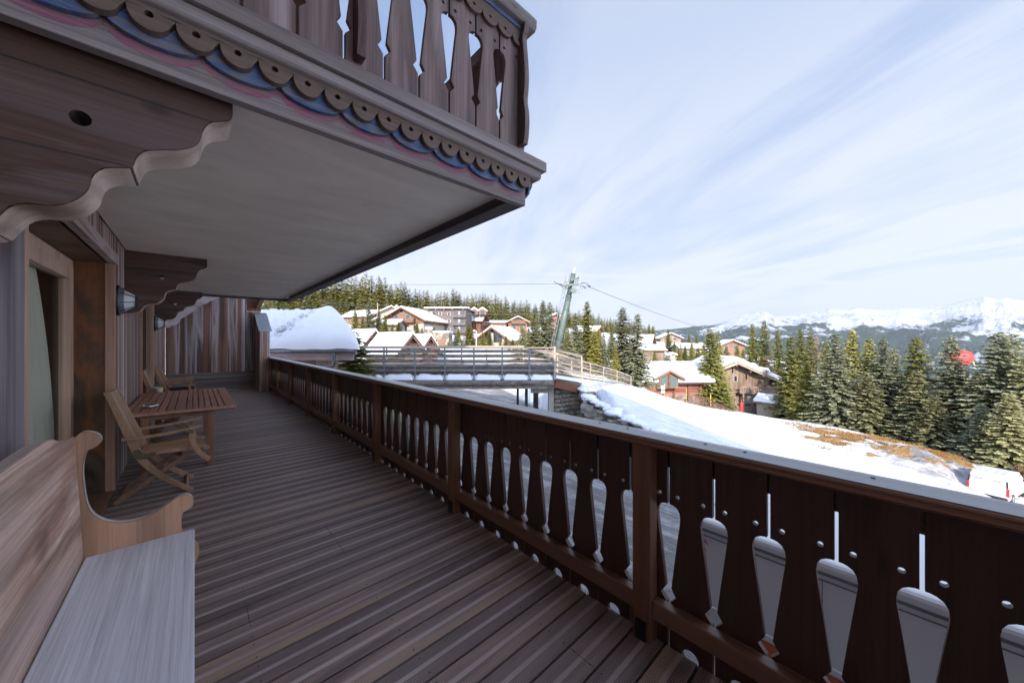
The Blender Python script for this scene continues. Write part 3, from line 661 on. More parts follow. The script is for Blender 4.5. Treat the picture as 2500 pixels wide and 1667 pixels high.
loc_(MB().box(1.262,1.62,14.25,14.34,2.5,2.56).build('trim',M['trim'],pv))
bx=MB().prism([(1.28,2.58),(1.62,2.58),(1.86,3.2),(1.8,3.25),(1.57,2.66),(1.28,2.66)],'y',14.5,15.2).box(1.28,1.75,15.2,15.25,2.6,3.3)
loc_(bx.build('eave_box',M['h_dark'],pv))
pl=MB().prism([(13.2,-3.3),(14.3,-3.3),(14.3,2.46),(13.2,1.86)],'x',1.49,1.75); loc_(pl.build('end_post',M['wall_far'],pv))
loc_(MB().prism([(13.17,1.862),(14.32,2.49),(14.32,2.51),(13.17,1.882)],'x',1.46,1.80).build('metal_cap',M['zinc'],pv))
# ================================================================ TERRACE RAILING
rl=empty('railing',(1.78,5,0),label='dark brown terrace railing with cut-out boards and broad handrail',cat='railing')
def rb(mb,name,mat,**k):
    o=mb.build(name,mat,rl,**k); o.location=(-1.78,-5,0); return o
PY=[.84+1.8315*i for i in range(-2,8)]; PY=[y for y in PY if y<13.3]
for y in PY:
    o=rb(MB().box(1.722,1.80,y,y+.098,-.2,1.012),'post',M['rail_post'],bevel=.004)
    MB().box(1.712,1.7215,y+.022,y+.078,-.02,.10).lathe([(0,.0),(.006,0),(.006,.006),(0,.008)],8,M=Matrix.Translation((1.712,y+.05,.07))@Matrix.Rotation(R_(-90),4,'Y')).build('foot_plate',M['black'],o)
rb(MB().box(1.722,1.80,13.15,13.22,-.2,1.012),'post',M['rail_post'],bevel=.004)
P=.2113; g0=.781+.0; edges=PY+[13.2]
start=g0-P*14
# boards split into one panel per bay
k=0; panels={}
yb=start
while yb<13.1:
    c_=yb+P/2; bay=sum(1 for e in PY if e<c_)
    poly,hs=cutboard(yb,P,0,True,True,zt=1.0,zb=-.13)
    panels.setdefault(bay,MB()).prism(poly,'x',1.80,1.826,hs); yb+=P
for b,mb in panels.items(): rb(mb,'baluster_panel',M['rail_board'])
for a,b in zip([-2.9]+[y+.098 for y in PY],PY+[13.15]):
    if b-a>.1: rb(MB().box(1.738,1.7995,a,b,.127,.216),'bottom_rail',M['rail_beam'],bevel=.005)
rb(MB().box(1.8275,1.862,-3,13.2,.895,1.008),'outer_beam',M['rail_beam'])
hp=[(1.692,1.028),(1.700,1.020),(1.712,1.016),(1.722,1.010),(1.84,1.010),(1.868,1.022),(1.872,1.040),(1.862,1.055),(1.80,1.064),(1.712,1.061),(1.700,1.056),(1.696,1.046),(1.703,1.040)]
for (a,b) in ((-3,3.35),(3.352,9.0),(9.002,13.9)):
    rb(MB().prism(hp,'y',a,b,rnd=random.random()),'handrail',M['handrail'],bevel=.0025)
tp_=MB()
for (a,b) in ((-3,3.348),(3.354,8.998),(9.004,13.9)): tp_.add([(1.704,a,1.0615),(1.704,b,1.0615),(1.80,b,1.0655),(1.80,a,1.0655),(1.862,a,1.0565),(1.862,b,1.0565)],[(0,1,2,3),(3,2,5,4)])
rb(tp_,'pale_top',M['railtop'])  # thin pale blue-grey sheet over the upper face of the handrail
for y in (1.0,1.18,.44,.60,.05):
    rb(MB().lathe([(0,0),(.007,0),(.007,.0016),(0,.0016)],10,M=Matrix.Translation((1.785,y,1.0652))),'screw',M['black'])
M['boltmetal']=M['black']
# ================================================================ BENCH
bn=empty('wooden_bench',(-.2,1.8,0),label='sturdy pine bench with grey plank seat in the left foreground',cat='bench')
def nb(mb,name,mat,**k): o=mb.build(name,mat,bn,**k); o.location=(.2,-1.8,0); return o
# seat
nb(MB().box(-.412,.0,.72,2.772,.412,.452),'seat',M['bench_seat'],bevel=.006,seg=3)
# back panel: tall board with eared top, slightly reclined
tp=smoothpoly([(2.768,1.074),(2.70,1.078),(2.55,1.095),(2.40,1.138),(2.30,1.145),(2.0,1.137),(1.5,1.137),(1.2,1.145),(.95,1.1),(.75,1.075)],1)
poly=[(2.768,.4)]+tp+[(.74,.4)]
sh=Matrix.Identity(4); sh[0][2]=-.045; 
nb(MB().prism(poly,'x',-.437+.03,-.395,M=Matrix.Translation((0,0,0))@sh),'backrest',M['bench_back'],bevel=.004)
rear=[(2.768,.4)]+[(a,b-.012) for a,b in tp]+[(.74,.4)]
nb(MB().prism(rear,'x',-.455,-.4085,M=sh),'backrest_rear',M['bench_edge'],bevel=.004)
arm=[(-.452,0),(-.452,.8),(-.455,1.0),(-.448,1.06),(-.427,1.091),(-.395,1.088),(-.368,1.070),(-.358,1.046),(-.362,1.022),(-.381,1.003),(-.405,.996),(-.418,.955),(-.422,.9),(-.420,.844),(-.411,.74),(-.398,.684),(-.375,.641),(-.334,.603),(-.292,.584),(-.234,.576),(-.181,.586),(-.126,.618),(-.077,.654),(-.036,.661),(-.014,.646),(-.004,.614),(-.010,.58),(-.036,.567),(-.054,.562),(-.057,.46),(-.04,.41),(.012,.36),(.022,.32),(.016,.27),(-.02,.2),(-.05,.12),(-.05,0),(-.16,0),(-.17,.1),(-.24,.17),(-.32,.1),(-.33,0)]
ap=smoothpoly(arm,1,True)
for y0 in (2.773,.70):
    o=nb(MB().prism(ap,'y',y0,y0+.036),'end_panel',M['bench_end'],bevel=.003)
    v=[];f=[]; q=smoothpoly(arm[2:30],2)
    for (a,b) in q: v+=[(a,y0+.001,b),(a,y0+.035,b)]
    cx_=sum(a for a,b in q)/len(q)
    for i in range(len(q)-1): f.append((2*i,2*i+2,2*i+3,2*i+1))
    # worn pale edge: offset slightly outward along the edge normal
    w_=[]
    for i,(a,b) in enumerate(q):
        a0,b0=q[max(i-1,0)]; a1,b1=q[min(i+1,len(q)-1)]; tx,tz=a1-a0,b1-b0; L=math.hypot(tx,tz) or 1
        nx,nz=-tz/L*.0018,tx/L*.0018; w_+=[(a+nx,y0+.003,b+nz),(a+nx,y0+.033,b+nz)]
    MB().add(w_,f,.5,True).build('worn_edge',M['bench_edge'],o)
nb(MB().box(-.40,-.06,.74,2.77,.33,.41),'apron',M['bench_end'],bevel=.003)
# ================================================================ TABLE
tb=empty('slatted_table',(-.1,6.8,0),label='reddish teak slatted table against the chalet wall, ashtray and candle on it',cat='table')
def tbb(mb,name,mat,**k): o=mb.build(name,mat,tb,**k); o.location=(.1,-6.8,0); return o
gx=[-.54,-.467,-.395,-.322,-.25,-.177,-.076,-.018,.039,.096,.158,.222,.283]
tt=MB()
X0,X1,Ya,Ym,Yb=-.60,.398,5.66,6.92,7.95
tt.box(X0,X1,Ya,Ya+.10,.708,.74).box(X0,X1,Ym-.035,Ym+.035,.708,.74).box(X0,X1,Yb-.10,Yb,.708,.74)
for (a,b) in ((Ya+.1,Ym-.035),(Ym+.035,Yb-.1)):
    ed=[X0]+gx+[X1]
    for i in range(len(ed)-1): 
        x0=ed[i]+(.006 if i else 0); x1=ed[i+1]-(.006 if i<len(ed)-2 else 0); tt.box(x0,x1,a+.0002,b-.0002,.709,.7396)
tbb(tt,'tabletop',M['teak'],bevel=.003)
tbb(MB().box(-.585,.383,5.70,7.91,.695,.7075),'slat_gap_shade',M['black'])  # black sheet added below the slats as painted shade in the gaps
fr=MB().box(-.47,.18,5.79,5.82,.64,.706).box(-.47,.18,7.78,7.81,.64,.706).box(-.47,-.44,5.8,7.8,.64,.706).box(.15,.18,5.8,7.8,.64,.706); tbb(fr,'apron',M['teakleg'])
for (a,b) in ((-.457,5.78),(.113,5.78),(-.457,7.74),(.113,7.74)): tbb(MB().box(a,a+.073,b,b+.073,0,.706),'leg',M['teakleg'],bevel=.004)
ash=MB().lathe([(0,.004),(.05,.004),(.056,.01),(.058,.03),(.068,.034),(.074,.028),(.078,.018),(.07,.004),(.04,.0)],36)
for k in range(3): pass
tag(ash.build('ashtray',M['chrome'],loc=(-.405,6.16,.741)),'round polished steel ashtray on the near end of the table','ashtray')
cd=empty('candle_pot',(-.413,7.86,.741),label='small yellowish pot with a grey glass jar behind it, far end of the table',cat='candle pot')
MB().lathe([(0,0),(.036,0),(.04,.03),(.042,.075),(.037,.075),(.035,.06),(0,.06)],20).build('pot',M['cream'],cd)
MB().lathe([(0,0),(.035,0),(.037,.09),(.033,.09),(.03,.07),(0,.07)],20,M=Matrix.Translation((-.045,.055,0))).build('jar',M['glasspale'],cd)
# ================================================================ FOLDING CHAIRS
def make_chair(label):
    # local: +x is the way the chair faces, y across, z up
    o=empty('folding_chair',(0,0,0),label=label,cat='folding chair',group='folding teak armchairs along the chalet wall')
    hw=.225
    def curve(a,b,c_,n=8): return [tuple((1-t)**2*a[k]+2*t*(1-t)*b[k]+t*t*c_[k] for k in range(2)) for t in [i/n for i in range(n+1)]]
    for sy in (-1,1):
        y=sy*hw
        # long rear upright running from the back top down to the front foot
        c1=curve((-.345,1.08),(-.23,.72),(-.145,.46),8)+curve((-.145,.46),(-.05,.22),(.245,.005),9)[1:]
        m=MB(); w_=[]
        for i,(a,b) in enumerate(c1):
            a0,b0=c1[max(i-1,0)];a1,b1=c1[min(i+1,len(c1)-1)]; tx,tz=a1-a0,b1-b0;L=math.hypot(tx,tz);n_=(-tz/L,tx/L)
            t=i/(len(c1)-1); hwd=.022+.010*math.exp(-((t-.45)/.25)**2)
            w_.append(((a+n_[0]*hwd,b+n_[1]*hwd),(a-n_[0]*hwd,b-n_[1]*hwd)))
        poly=[p for p,_ in w_]+[q for _,q in w_][::-1]
        m.prism(poly,'y',y-.0125,y+.0125); m.build('upright',M['chair'],o,bevel=.003)
        yi=y-sy*.03
        m=MB().bar((-.305,yi,.012),(.23,yi,.40),.022,.045); m.build('leg',M['chairdark'],o,bevel=.003)
        # arm and its curved support
        yo=y+sy*.03
        a_=MB(); ac=curve((-.25,.625),(.03,.612),(.315,.672),8)
        pl=[(p[0],p[1]+.012) for p in ac]+[(p[0],p[1]-.012) for p in ac][::-1]
        a_.prism(pl,'y',yo-.022,yo+.022); a_.build('armrest',M['chair'],o,bevel=.005)
        sc=curve((.235,.64),(.225,.43),(.375,.30),9); w_=[]
        for i,(a,b) in enumerate(sc):
            a0,b0=sc[max(i-1,0)];a1,b1=sc[min(i+1,len(sc)-1)]; tx,tz=a1-a0,b1-b0;L=math.hypot(tx,tz);n_=(-tz/L,tx/L); w_.append(((a+n_[0]*.021,b+n_[1]*.021),(a-n_[0]*.021,b-n_[1]*.021)))
        MB().prism([p for p,_ in w_]+[q for _,q in w_][::-1],'y',yo-.012,yo+.012).build('arm_support',M['chair'],o,bevel=.003)
        hg=MB().prism(smoothpoly([(-.185,.50),(-.135,.51),(-.11,.455),(-.02,.465),(-.02,.43),(-.1,.40),(-.165,.415)],1,True),'y',y+sy*.0128,y+sy*.0165)
        hg.lathe([(0,0),(.006,0),(.006,.003),(0,.003)],8,M=Matrix.Translation((-.05,y+sy*.0165,.445))@Matrix.Rotation(R_(-90*sy),4,'X'))
        hg.build('hinge',M['brass'],o)
        MB().prism([(.215,.60),(.25,.60),(.25,.66),(.215,.66)],'y',yo-.0135,yo-.0125).build('hinge',M['brass'],o)
    seat=MB()
    for sy in (-1,1):
        seat.prism(smoothpoly([(-.13,.43),(.28,.418),(.345,.43),(.35,.455),(.3,.47),(-.13,.455)],1,True),'y',sy*.195-.012,sy*.195+.012)
    k=0; x=-.115
    seat.box(-.13,-.085,-.18,.18,.449,.463)
    ys=-.178
    while ys<.18: seat.box(-.085,.275,ys,ys+.016,.451,.4635); ys+=.0225
    seat.box(.275,.335,-.18,.18,.447,.463)
    seat.build('seat',M['chair'],o,bevel=.0015,seg=1)
    bk=MB()
    up=Vector((-.345,0,1.08))-Vector((-.155,0,.49)); up.normalize()
    A=Vector((-.165,0,.53)); B=Vector((-.335,0,1.055))
    bk.bar(A+Vector((0,-.21,0)),A+Vector((0,.21,0)),.02,.05,side=(1,0,.3)); bk.bar(B+Vector((0,-.21,0))-up*.02,B+Vector((0,.21,0))-up*.02,.018,.07,side=(1,0,.3))
    ys=-.19
    while ys<.19:
        bk.bar(A+Vector((.0,ys+.028,0)),B+Vector((0,ys+.028,0))-up*.04,.052,.012,side=(0,1,0)); ys+=.062
    bk.build('backrest',M['chair'],o,bevel=.002,seg=1)
    st=MB().bar((.19,-.2,.045),(.19,.2,.045),.02,.05,side=(1,0,-.7)).bar((-.24,-.19,.065),(-.24,.19,.065),.02,.05,side=(1,0,.7)).bar((.15,-.19,.345),(.15,.19,.345),.02,.03,side=(1,0,.7))
    st.build('stretcher',M['chairdark'],o,bevel=.002)
    return o
ch=make_chair('folding teak armchair between the bench and the table')
ch.location=(-.258,5.155,0)
for (x,y,rz,lab) in ((-.275,8.22,0,'folding teak armchair just beyond the far end of the table, only its backrest showing above'),(-.33,10.9,R_(1),'far folding teak armchair with a black cushion on its seat'),(-.33,11.75,R_(-2),'farthest folding teak armchair, nearest the plank screen')):
    c_=copy_tree(ch); c_.location=(x,y,0); c_.rotation_euler=(0,0,rz); c_['label']=lab
tag(MB().box(-.20,.20,-.19,.19,0,.06).build('cushion',M['cushion'],loc=(-.20,10.9,.466),bevel=.022,seg=4),'flat black seat cushion lying on the far armchair','cushion')
# ================================================================ TERRAIN
def axis(segs):
    o=[]; 
    for a,b,st in segs:
        n=max(1,int(round((b-a)/st))); o+=list(np.linspace(a,b,n,endpoint=False))
    return np.array(o+[segs[-1][1]])
gxs=axis([(-70,-14,7),(-14,0,2),(0,9,.8),(9,42,.42),(42,70,.9),(70,120,2.2),(120,420,8)])
gys=axis([(-110,-24,7),(-24,-8,1),(-8,32,.42),(32,70,1.0),(70,130,2.2),(130,420,8)])
XX,YY=np.meshgrid(gxs,gys,indexing='ij')
fx,fy=XX.ravel(),YY.ravel(); ZZ=np.concatenate([hgt(fx[i:i+4000],fy[i:i+4000]) for i in range(0,len(fx),4000)])
def camr(x,y):  # depth and right in the camera frame
    return x*sn+y*cs, x*cs-y*sn
BKP=None
def bank(x,y):  # ploughed, dirty snow heap at the turning place
    p=BKP; return math.exp(-(((x-p.x)/5.0)**2+((y-p.y)/3.0)**2))
VV=[];grass=[];road=[]
_b=None
grs=[(2010,1048,43,3.2,1.6),(2060,1062,39,4,1.2),(2110,1085,34,3.4,.8),(2150,1072,38,4,1.4),(2240,1100,35,4.5,1.6),(2330,1130,31,4,1.5),(2430,1160,28,4,1.5),(2480,1195,25.5,2.6,1.2),(2370,1108,33,4,2),(1990,1068,36,1.8,.5),(2540,1190,27,5,2)]
grs+=[(2180,1120,29,2.6,.6),(2040,1072,35,2.2,.5),(2350,1140,29.5,4,1.0),(2420,1180,26.5,3,.8),(1985,1055,40,2.5,.5),(2090,1078,35,3.2,.7),(2170,1105,32,3.4,.7),(2060,1085,32,1.6,.35),(2300,1118,33,5,1.3),(2390,1150,29,4.5,1.0),(2450,1200,25,2.5,.8),(2290,1160,25.5,1.2,.4)]
def hit(px,py):
    ds=np.linspace(9,90,700); P_=[W(px,py,q) for q in ds]; zz=hgt([v.x for v in P_],[v.y for v in P_])
    for q,v,z in zip(ds,P_,zz):
        if v.z<z: return v,q
    return W(px,py,40),40
grs+=[(2060,1070,0,3,.9),(2150,1092,0,3.5,.9),(2240,1098,0,4.5,1.1),(2330,1125,0,4.5,1.1),(2200,1120,0,2.5,.6),(2420,1160,0,4,1.2),(2480,1185,0,3,1.2),(2130,1118,0,1.2,.35),(2010,1095,0,.8,.3)]
grs=[(hit(a,b)[0],d*1.1,e*1.5) for a,b,c,d,e in grs]
BKP=hit(2270,1148)[0]
for x,y,z in zip(fx,fy,ZZ):
    r=math.hypot(x,y)
    d,rr=camr(x,y); nz=0
    if r<130: nz=.16*noise.noise(Vector((x*.35,y*.35,0)))+.06*noise.noise(Vector((x*1.3,y*1.3,3)))
    b=bank(x,y); nz+=b*(.75+.9*noise.noise(Vector((x*.9,y*.9,7)))+.5*noise.noise(Vector((x*2.3,y*2.3,1))))
    g=0
    for p,a,c_ in grs:
        dx,dy=x-p.x,y-p.y; u=(dx*.80-dy*.60)/a; v_=(dx*.60+dy*.80)/c_   # patches stretched along the contour
        g=max(g,math.exp(-(u*u+v_*v_)*.9))
    if x<10.6 and y<30: nz*=.25
    VV.append((x,y,z+nz)); grass.append(g)
    rd=max(0,min(1,(float(np.interp(y,XBY,XBX))-.6-x)/.8)) if (x>1.9 and y<44) else 0
    rd=max(rd,b*1.15); road.append(rd)
nx_,ny_=len(gxs),len(gys)
FF=[(i*ny_+j,(i+1)*ny_+j,(i+1)*ny_+j+1,i*ny_+j+1) for i in range(nx_-1) for j in range(ny_-1)]
me=bpy.data.meshes.new('ground'); me.from_pydata(VV,[],FF); me.polygons.foreach_set('use_smooth',[True]*len(FF))
for nm,vals in (('grass',grass),('road',road)):
    a=me.attributes.new(nm,'FLOAT','POINT'); a.data.foreach_set('value',vals)
me.update()
def mk_ground():
    m,nt,b=newmat('snowy_ground'); tc=N(nt,'ShaderNodeTexCoord'); P_=tc.outputs['Object']
    g=N(nt,'ShaderNodeAttribute',attribute_name='grass').outputs['Fac']; r=N(nt,'ShaderNodeAttribute',attribute_name='road').outputs['Fac']
    rotv=N(nt,'ShaderNodeVectorRotate',rotation_type='Z_AXIS'); rotv.inputs['Angle'].default_value=R_(37); nt.links.new(P_,rotv.inputs['Vector'])
    n1=noise_(nt,vmath(nt,'MULTIPLY',rotv.outputs[0],(.25,.9,.6)),1,6,.62,.4); n2=noise_(nt,P_,5,6,.65); n3=noise_(nt,P_,.16,4,.5); n4=noise_(nt,vmath(nt,'MULTIPLY',P_,(2.2,.25,1)),1,6,.65,.3)
    dirt=ramp(nt,noise_(nt,vmath(nt,'MULTIPLY',rotv.outputs[0],(.12,.5,.5)),1,7,.7,.6),[(.35,.78),(.6,1.0)])
    sn_=ramp(nt,n3,[(.3,(.66,.68,.73)),(.7,(.74,.75,.78))])
    sn_=mixc(nt,1.0,sn_,dirt,'MULTIPLY')
    gm=math_(nt,'ADD',g,math_(nt,'ADD',math_(nt,'MULTIPLY',math_(nt,'SUBTRACT',n1,.53),2.8),math_(nt,'MULTIPLY',math_(nt,'SUBTRACT',n2,.5),.4)))
    gm=math_(nt,'MULTIPLY',ramp(nt,gm,[(.58,0.0),(.62,1.0)]),ramp(nt,g,[(.10,0.0),(.22,1.0)]))
    gc=ramp(nt,n2,[(.3,(.14,.085,.035)),(.55,(.26,.155,.07)),(.75,(.2,.15,.06))])
    rm=math_(nt,'MULTIPLY',r,ramp(nt,math_(nt,'ADD',math_(nt,'MULTIPLY',n4,.7),math_(nt,'MULTIPLY',n2,.3)),[(.38,0.0),(.52,.85)]))
    rc=ramp(nt,n2,[(.3,(.07,.062,.058)),(.7,(.16,.145,.14))])
    sn_=mixc(nt,math_(nt,'MULTIPLY',r,.75),sn_,(.27,.255,.25))
    col=mixc(nt,rm,sn_,rc); col=mixc(nt,gm,col,gc)
    h=math_(nt,'ADD',math_(nt,'MULTIPLY',n2,.5),math_(nt,'ADD',noise_(nt,vmath(nt,'MULTIPLY',rotv.outputs[0],(.35,2.6,1)),1,7,.65,.2),math_(nt,'MULTIPLY',noise_(nt,P_,.35,4,.5),3.0)))
    setp(nt,b,col,.75,.25,h,.8,.22); return m
me.materials.append(mk_ground()); go_=bpy.data.objects.new('ground',me); COL.objects.link(go_); go_['kind']='structure'
_gc={}
def G(x,y):
    return hz1(x,y)
# ---------------------------------------------------------------- dry grass tufts (uncountable)
tf=MB(); rr_=random.Random(3)
for p,a,c_ in grs:
    for _ in range(int(420*a*c_/4)):
        u=rr_.gauss(0,.5)*a; v_=rr_.gauss(0,.45)*c_; x=p.x+u*.80+v_*.60; y=p.y-u*.60+v_*.80
        if noise.noise(Vector((x*.5,y*.5,5)))<-.05: continue
        z=G(x,y)+.02; h=rr_.uniform(.1,.3)
        for k in range(3):
            an=rr_.uniform(0,6.28); l=Vector((math.cos(an),math.sin(an),0)); t=l*rr_.uniform(.05,.2)
            tf.add([(x-l.y*.02,y+l.x*.02,z),(x+l.y*.02,y-l.x*.02,z),(x+t.x,y+t.y,z+h)],[(0,1,2)],rr_.random())
tf.build('dry_grass',M['drygrass'],kind='stuff')
# ================================================================ MOUNTAINS
ridge=[(1250,815),(1400,812),(1500,808),(1560,806),(1603,805),(1712,796),(1768,782),(1812,767),(1870,761),(1893,771),(1950,765),(2000,757),(2023,752),(2060,756),(2090,752),(2145,755),(2195,751),(2250,751),(2300,745),(2350,733),(2402,723),(2430,729),(2455,726),(2500,734),(2560,722),(2700,740),(2900,730),(3300,760)]
rx=np.array([a for a,b in ridge]); ry=np.array([b for a,b in ridge])
mv=[];nc=460;nr=90
for i in range(nc):
    px=1250+(3300-1250)*i/(nc-1); t=(px-CX)/F; u=np.array([sn+t*cs,cs-t*sn])
    zr=(CY-np.interp(px,rx,ry))/F
    for j in range(nr):
        s_=j/(nr-1); d=2200+ (8600-2200)*s_
        # valley floor -> forested shoulder -> open snow bowls -> ridge, then back side
        k=min(1,(d-2200)/(7000-2200)); top=zr*7000
        prof=-720+(top+720)*(k**.86)
        if d>7000: prof=top-(d-7000)*.35
        x,y=u*d; v3=Vector((x*.0011,y*.0011,0))
        fr=noise.ridged_multi_fractal(v3,1.0,2.1,6,1.0,2.0) if False else noise.fractal(v3*1.2,.9,2.1,6)
        rg=abs(noise.fractal(Vector((x*.0007+5,y*.0007,2)),.8,2.2,5))
        damp=math.sin(math.pi*min(1,k))**.8 if d<=7000 else .3
        z=prof+damp*(fr*150-rg*230)+ (1-damp)*fr*14*(k>.5)
        mv.append((x,y,z+CAMZ))
mf=[(i*nr+j,(i+1)*nr+j,(i+1)*nr+j+1,i*nr+j+1) for i in range(nc-1) for j in range(nr-1)]
me=bpy.data.meshes.new('mountains'); me.from_pydata(mv,[],mf); me.polygons.foreach_set('use_smooth',[True]*len(mf)); me.update()
def mk_mtn():
    m,nt,b=newmat('alpine_slopes'); tc=N(nt,'ShaderNodeTexCoord'); P_=tc.outputs['Object']
    sx=N(nt,'ShaderNodeSeparateXYZ'); nt.links.new(P_,sx.inputs[0])
    ge=N(nt,'ShaderNodeNewGeometry'); sg=N(nt,'ShaderNodeSeparateXYZ'); nt.links.new(ge.outputs['Normal'],sg.inputs[0])
    n1=noise_(nt,P_,.0012,7,.62,.5); n2=noise_(nt,P_,.009,6,.7,.6); n3=noise_(nt,P_,.05,4,.7)
    lim=math_(nt,'ADD',sx.outputs[2],math_(nt,'ADD',math_(nt,'MULTIPLY',math_(nt,'SUBTRACT',n1,.5),-1300),math_(nt,'MULTIPLY',math_(nt,'SUBTRACT',n2,.5),-420)))
    fm=N(nt,'ShaderNodeMapRange'); fm.inputs[1].default_value=250; fm.inputs[2].default_value=190; nt.links.new(lim,fm.inputs[0])
    cut=ramp(nt,noise_(nt,P_,.0035,5,.7,1.2),[(.60,1.0),(.66,.12)])
    f=math_(nt,'MULTIPLY',fm.outputs[0],cut,clamp=True)
    rk=math_(nt,'MULTIPLY',ramp(nt,sg.outputs[2],[(.66,1.0),(.84,0.0)]),ramp(nt,n2,[(.47,0.0),(.56,1.0)]))
    rk2=math_(nt,'MULTIPLY',ramp(nt,noise_(nt,vmath(nt,'MULTIPLY',P_,(.006,.006,.02)),1,7,.75,.5),[(.58,0.0),(.63,.85)]),1.0)
    rk=math_(nt,'MAXIMUM',rk,rk2)
    col=mixc(nt,rk,(.38,.4,.445),ramp(nt,n3,[(.3,(.1,.085,.08)),(.7,(.24,.2,.18))]))
    col=mixc(nt,f,col,ramp(nt,n3,[(.35,(.018,.028,.02)),(.6,(.04,.055,.035)),(.75,(.09,.1,.09))]))
    setp(nt,b,col,.85,.1,math_(nt,'ADD',math_(nt,'MULTIPLY',n2,1.6),math_(nt,'MULTIPLY',n3,.5)),.8,60); return m
me.materials.append(mk_mtn()); mo=bpy.data.objects.new('mountains',me); COL.objects.link(mo); mo['kind']='structure'
# ================================================================ LOWER SNOWY ROOF beyond the terrace
rA=W(655,853,14.0); rB=W(874,853,14.0); Rv=Vector((cs,-sn,0)); Fv=Vector((sn,cs,0))
lr=empty('annex_building',(rA.x,rA.y,-3.3),label='low annex with a thick smooth snow load on its roof, gutter and pinkish fascia',cat='annex')
Ml=Matrix(((Rv.x,Fv.x,0,rA.x),(Rv.y,Fv.y,0,rA.y),(0,0,1,0),(0,0,0,1)))
def lb(mb,name,mat,par=None,**k):
    o=mb.build(name,mat,par or lr,**k)
    if par is None: o.location=(-rA.x,-rA.y,3.3)
    return o
L_=(rB-rA).length; zE=rA.z
lb(MB().box(-1.5,L_-.22,.12,.16,zE-.44,zE-.22,M=Ml).box(-1.5,L_-.08,.06,.10,zE-.215,zE-.02,M=Ml),'fascia',M['planks_pink'],bevel=.006)
lb(MB().box(-1.5,L_-1.9,.4,2.2,-3.3,zE-.3,M=Ml),'wall',M['h_brown'])
gt=MB().ring([Ml@Vector((x,-.02,zE-.07)) for x in (-.15,1,2,3,L_-.12)],.075,12,rnd=.5)
for x in (.02,.98,1.9,2.55+.25,L_-.5,L_-.14): gt.ring([Ml@Vector((x-.012,-.02,zE-.07)),Ml@Vector((x+.012,-.02,zE-.07))],.084,12)
lb(gt,'gutter',M['gutter'])
dx_=L_*.735
lb(MB().ring([Ml@Vector(p) for p in [(dx_,-.02,zE-.08),(dx_,-.02,zE-.22),(dx_+.02,.0,zE-.4),(dx_+.01,.0,zE-.58),(dx_-.07,.02,zE-.66),(dx_-.25,.04,zE-.69),(dx_-.7,.08,zE-.73)]],.06,12),'downpipe',M['gutter'])
# roof deck under the snow (slate) and the loaf of snow itself
lb(MB().add([Ml@Vector(p) for p in [(-1.5,.0,zE-.02),(L_,.0,zE-.02),(L_-2.8,3.2,zE+1.75),(-1.5,3.2,zE+1.75),(-1.5,.0,zE+.03),(L_,.0,zE+.03),(L_-2.8,3.2,zE+1.8),(-1.5,3.2,zE+1.8)]],[(0,1,2,3),(4,5,6,7),(0,1,5,4),(1,2,6,5),(2,3,7,6),(0,3,7,4)]),'roof',M['stone'])
v=[];f=[];nu,nv=90,60
for j in range(nv+1):
    t=j/nv
    for i in range(nu+1):
        s_=i/nu; xr=L_+.10-2.75*t**1.15   # right verge
        x=-3.2+(xr+3.2)*s_; y=-.05+3.35*t
        base=zE+.04+ (y/3.2)*1.75
        eL=max(0,min(1,(x-.12-.25*math.sin(t*5))/.75)); eL=eL*eL*(3-2*eL)
        e=min(1,(xr-x)/.55); e=math.sqrt(max(0,1-(1-e)**2)); ey=min(1,(t*3.35)/.42); ey=math.sqrt(max(0,1-(1-ey)**2)); et=min(1,(1-t)*3.35/.7); et=math.sqrt(max(0,1-(1-et)**2))
        th=.48*e*ey*et; lean=(1-.8*math.exp(-((x-.35)/.45)**2)) if x<1.2 else 1
        if x<.9: th*= .35+.65*max(0,min(1,(x-.0)/.9))
        hole=math.exp(-(((x-.62)/.30)**2+((y-.95)/.16)**2)*1.3); th*=1-.92*hole
        pn=Vector((x*1.2,y*1.2,0)); rgh=(1-eL*.8) if x<1.2 else .12
        z=base+th+.05*noise.noise(pn)+rgh*.10*noise.fractal(pn*4,.8,2.2,4)*min(1,ey+.2)*e
        v.append(Ml@Vector((x+.0,y,z)))
for j in range(nv):
    for i in range(nu): a=j*(nu+1)+i; f.append((a,a+1,a+nu+2,a+nu+1))
lb(MB().add(v,f,.5,True),'roof_snow',mk_snow('snow_load',2.0,.12,(.7,.72,.77)))
lb(MB().box(.32,.62,.80,.98,zE+.42,zE+.62,M=Ml).box(.50,.54,.76,.80,zE+.36,zE+.68,M=Ml),'snow_guard',M['bridge'])
# icy rubble where the snow slid off beside the screen
rb_=MB(); rr_=random.Random(11)
for k in range(26):
    c_=Ml@Vector((rr_.uniform(-.25,.28),rr_.uniform(.1,2.6),0)); yy=(c_-Vector((rA.x,rA.y,0))).dot(Fv); r=rr_.uniform(.05,.13); zz=zE+.1+yy/3.2*1.75+rr_.uniform(.05,.3)
    bmm=bmesh.new(); bmesh.ops.create_icosphere(bmm,subdivisions=2,radius=r); vs=[v_.co+v_.co*noise.noise(v_.co*12+Vector((k,0,0)))*.9+Vector((c_.x,c_.y,zz)) for v_ in bmm.verts]; fs=[[q.index for q in f_.verts] for f_ in bmm.faces]; rb_.add(vs,fs,.5,True); bmm.free()
lb(rb_,'snow_rubble',M['snow_rough'],kind='stuff')
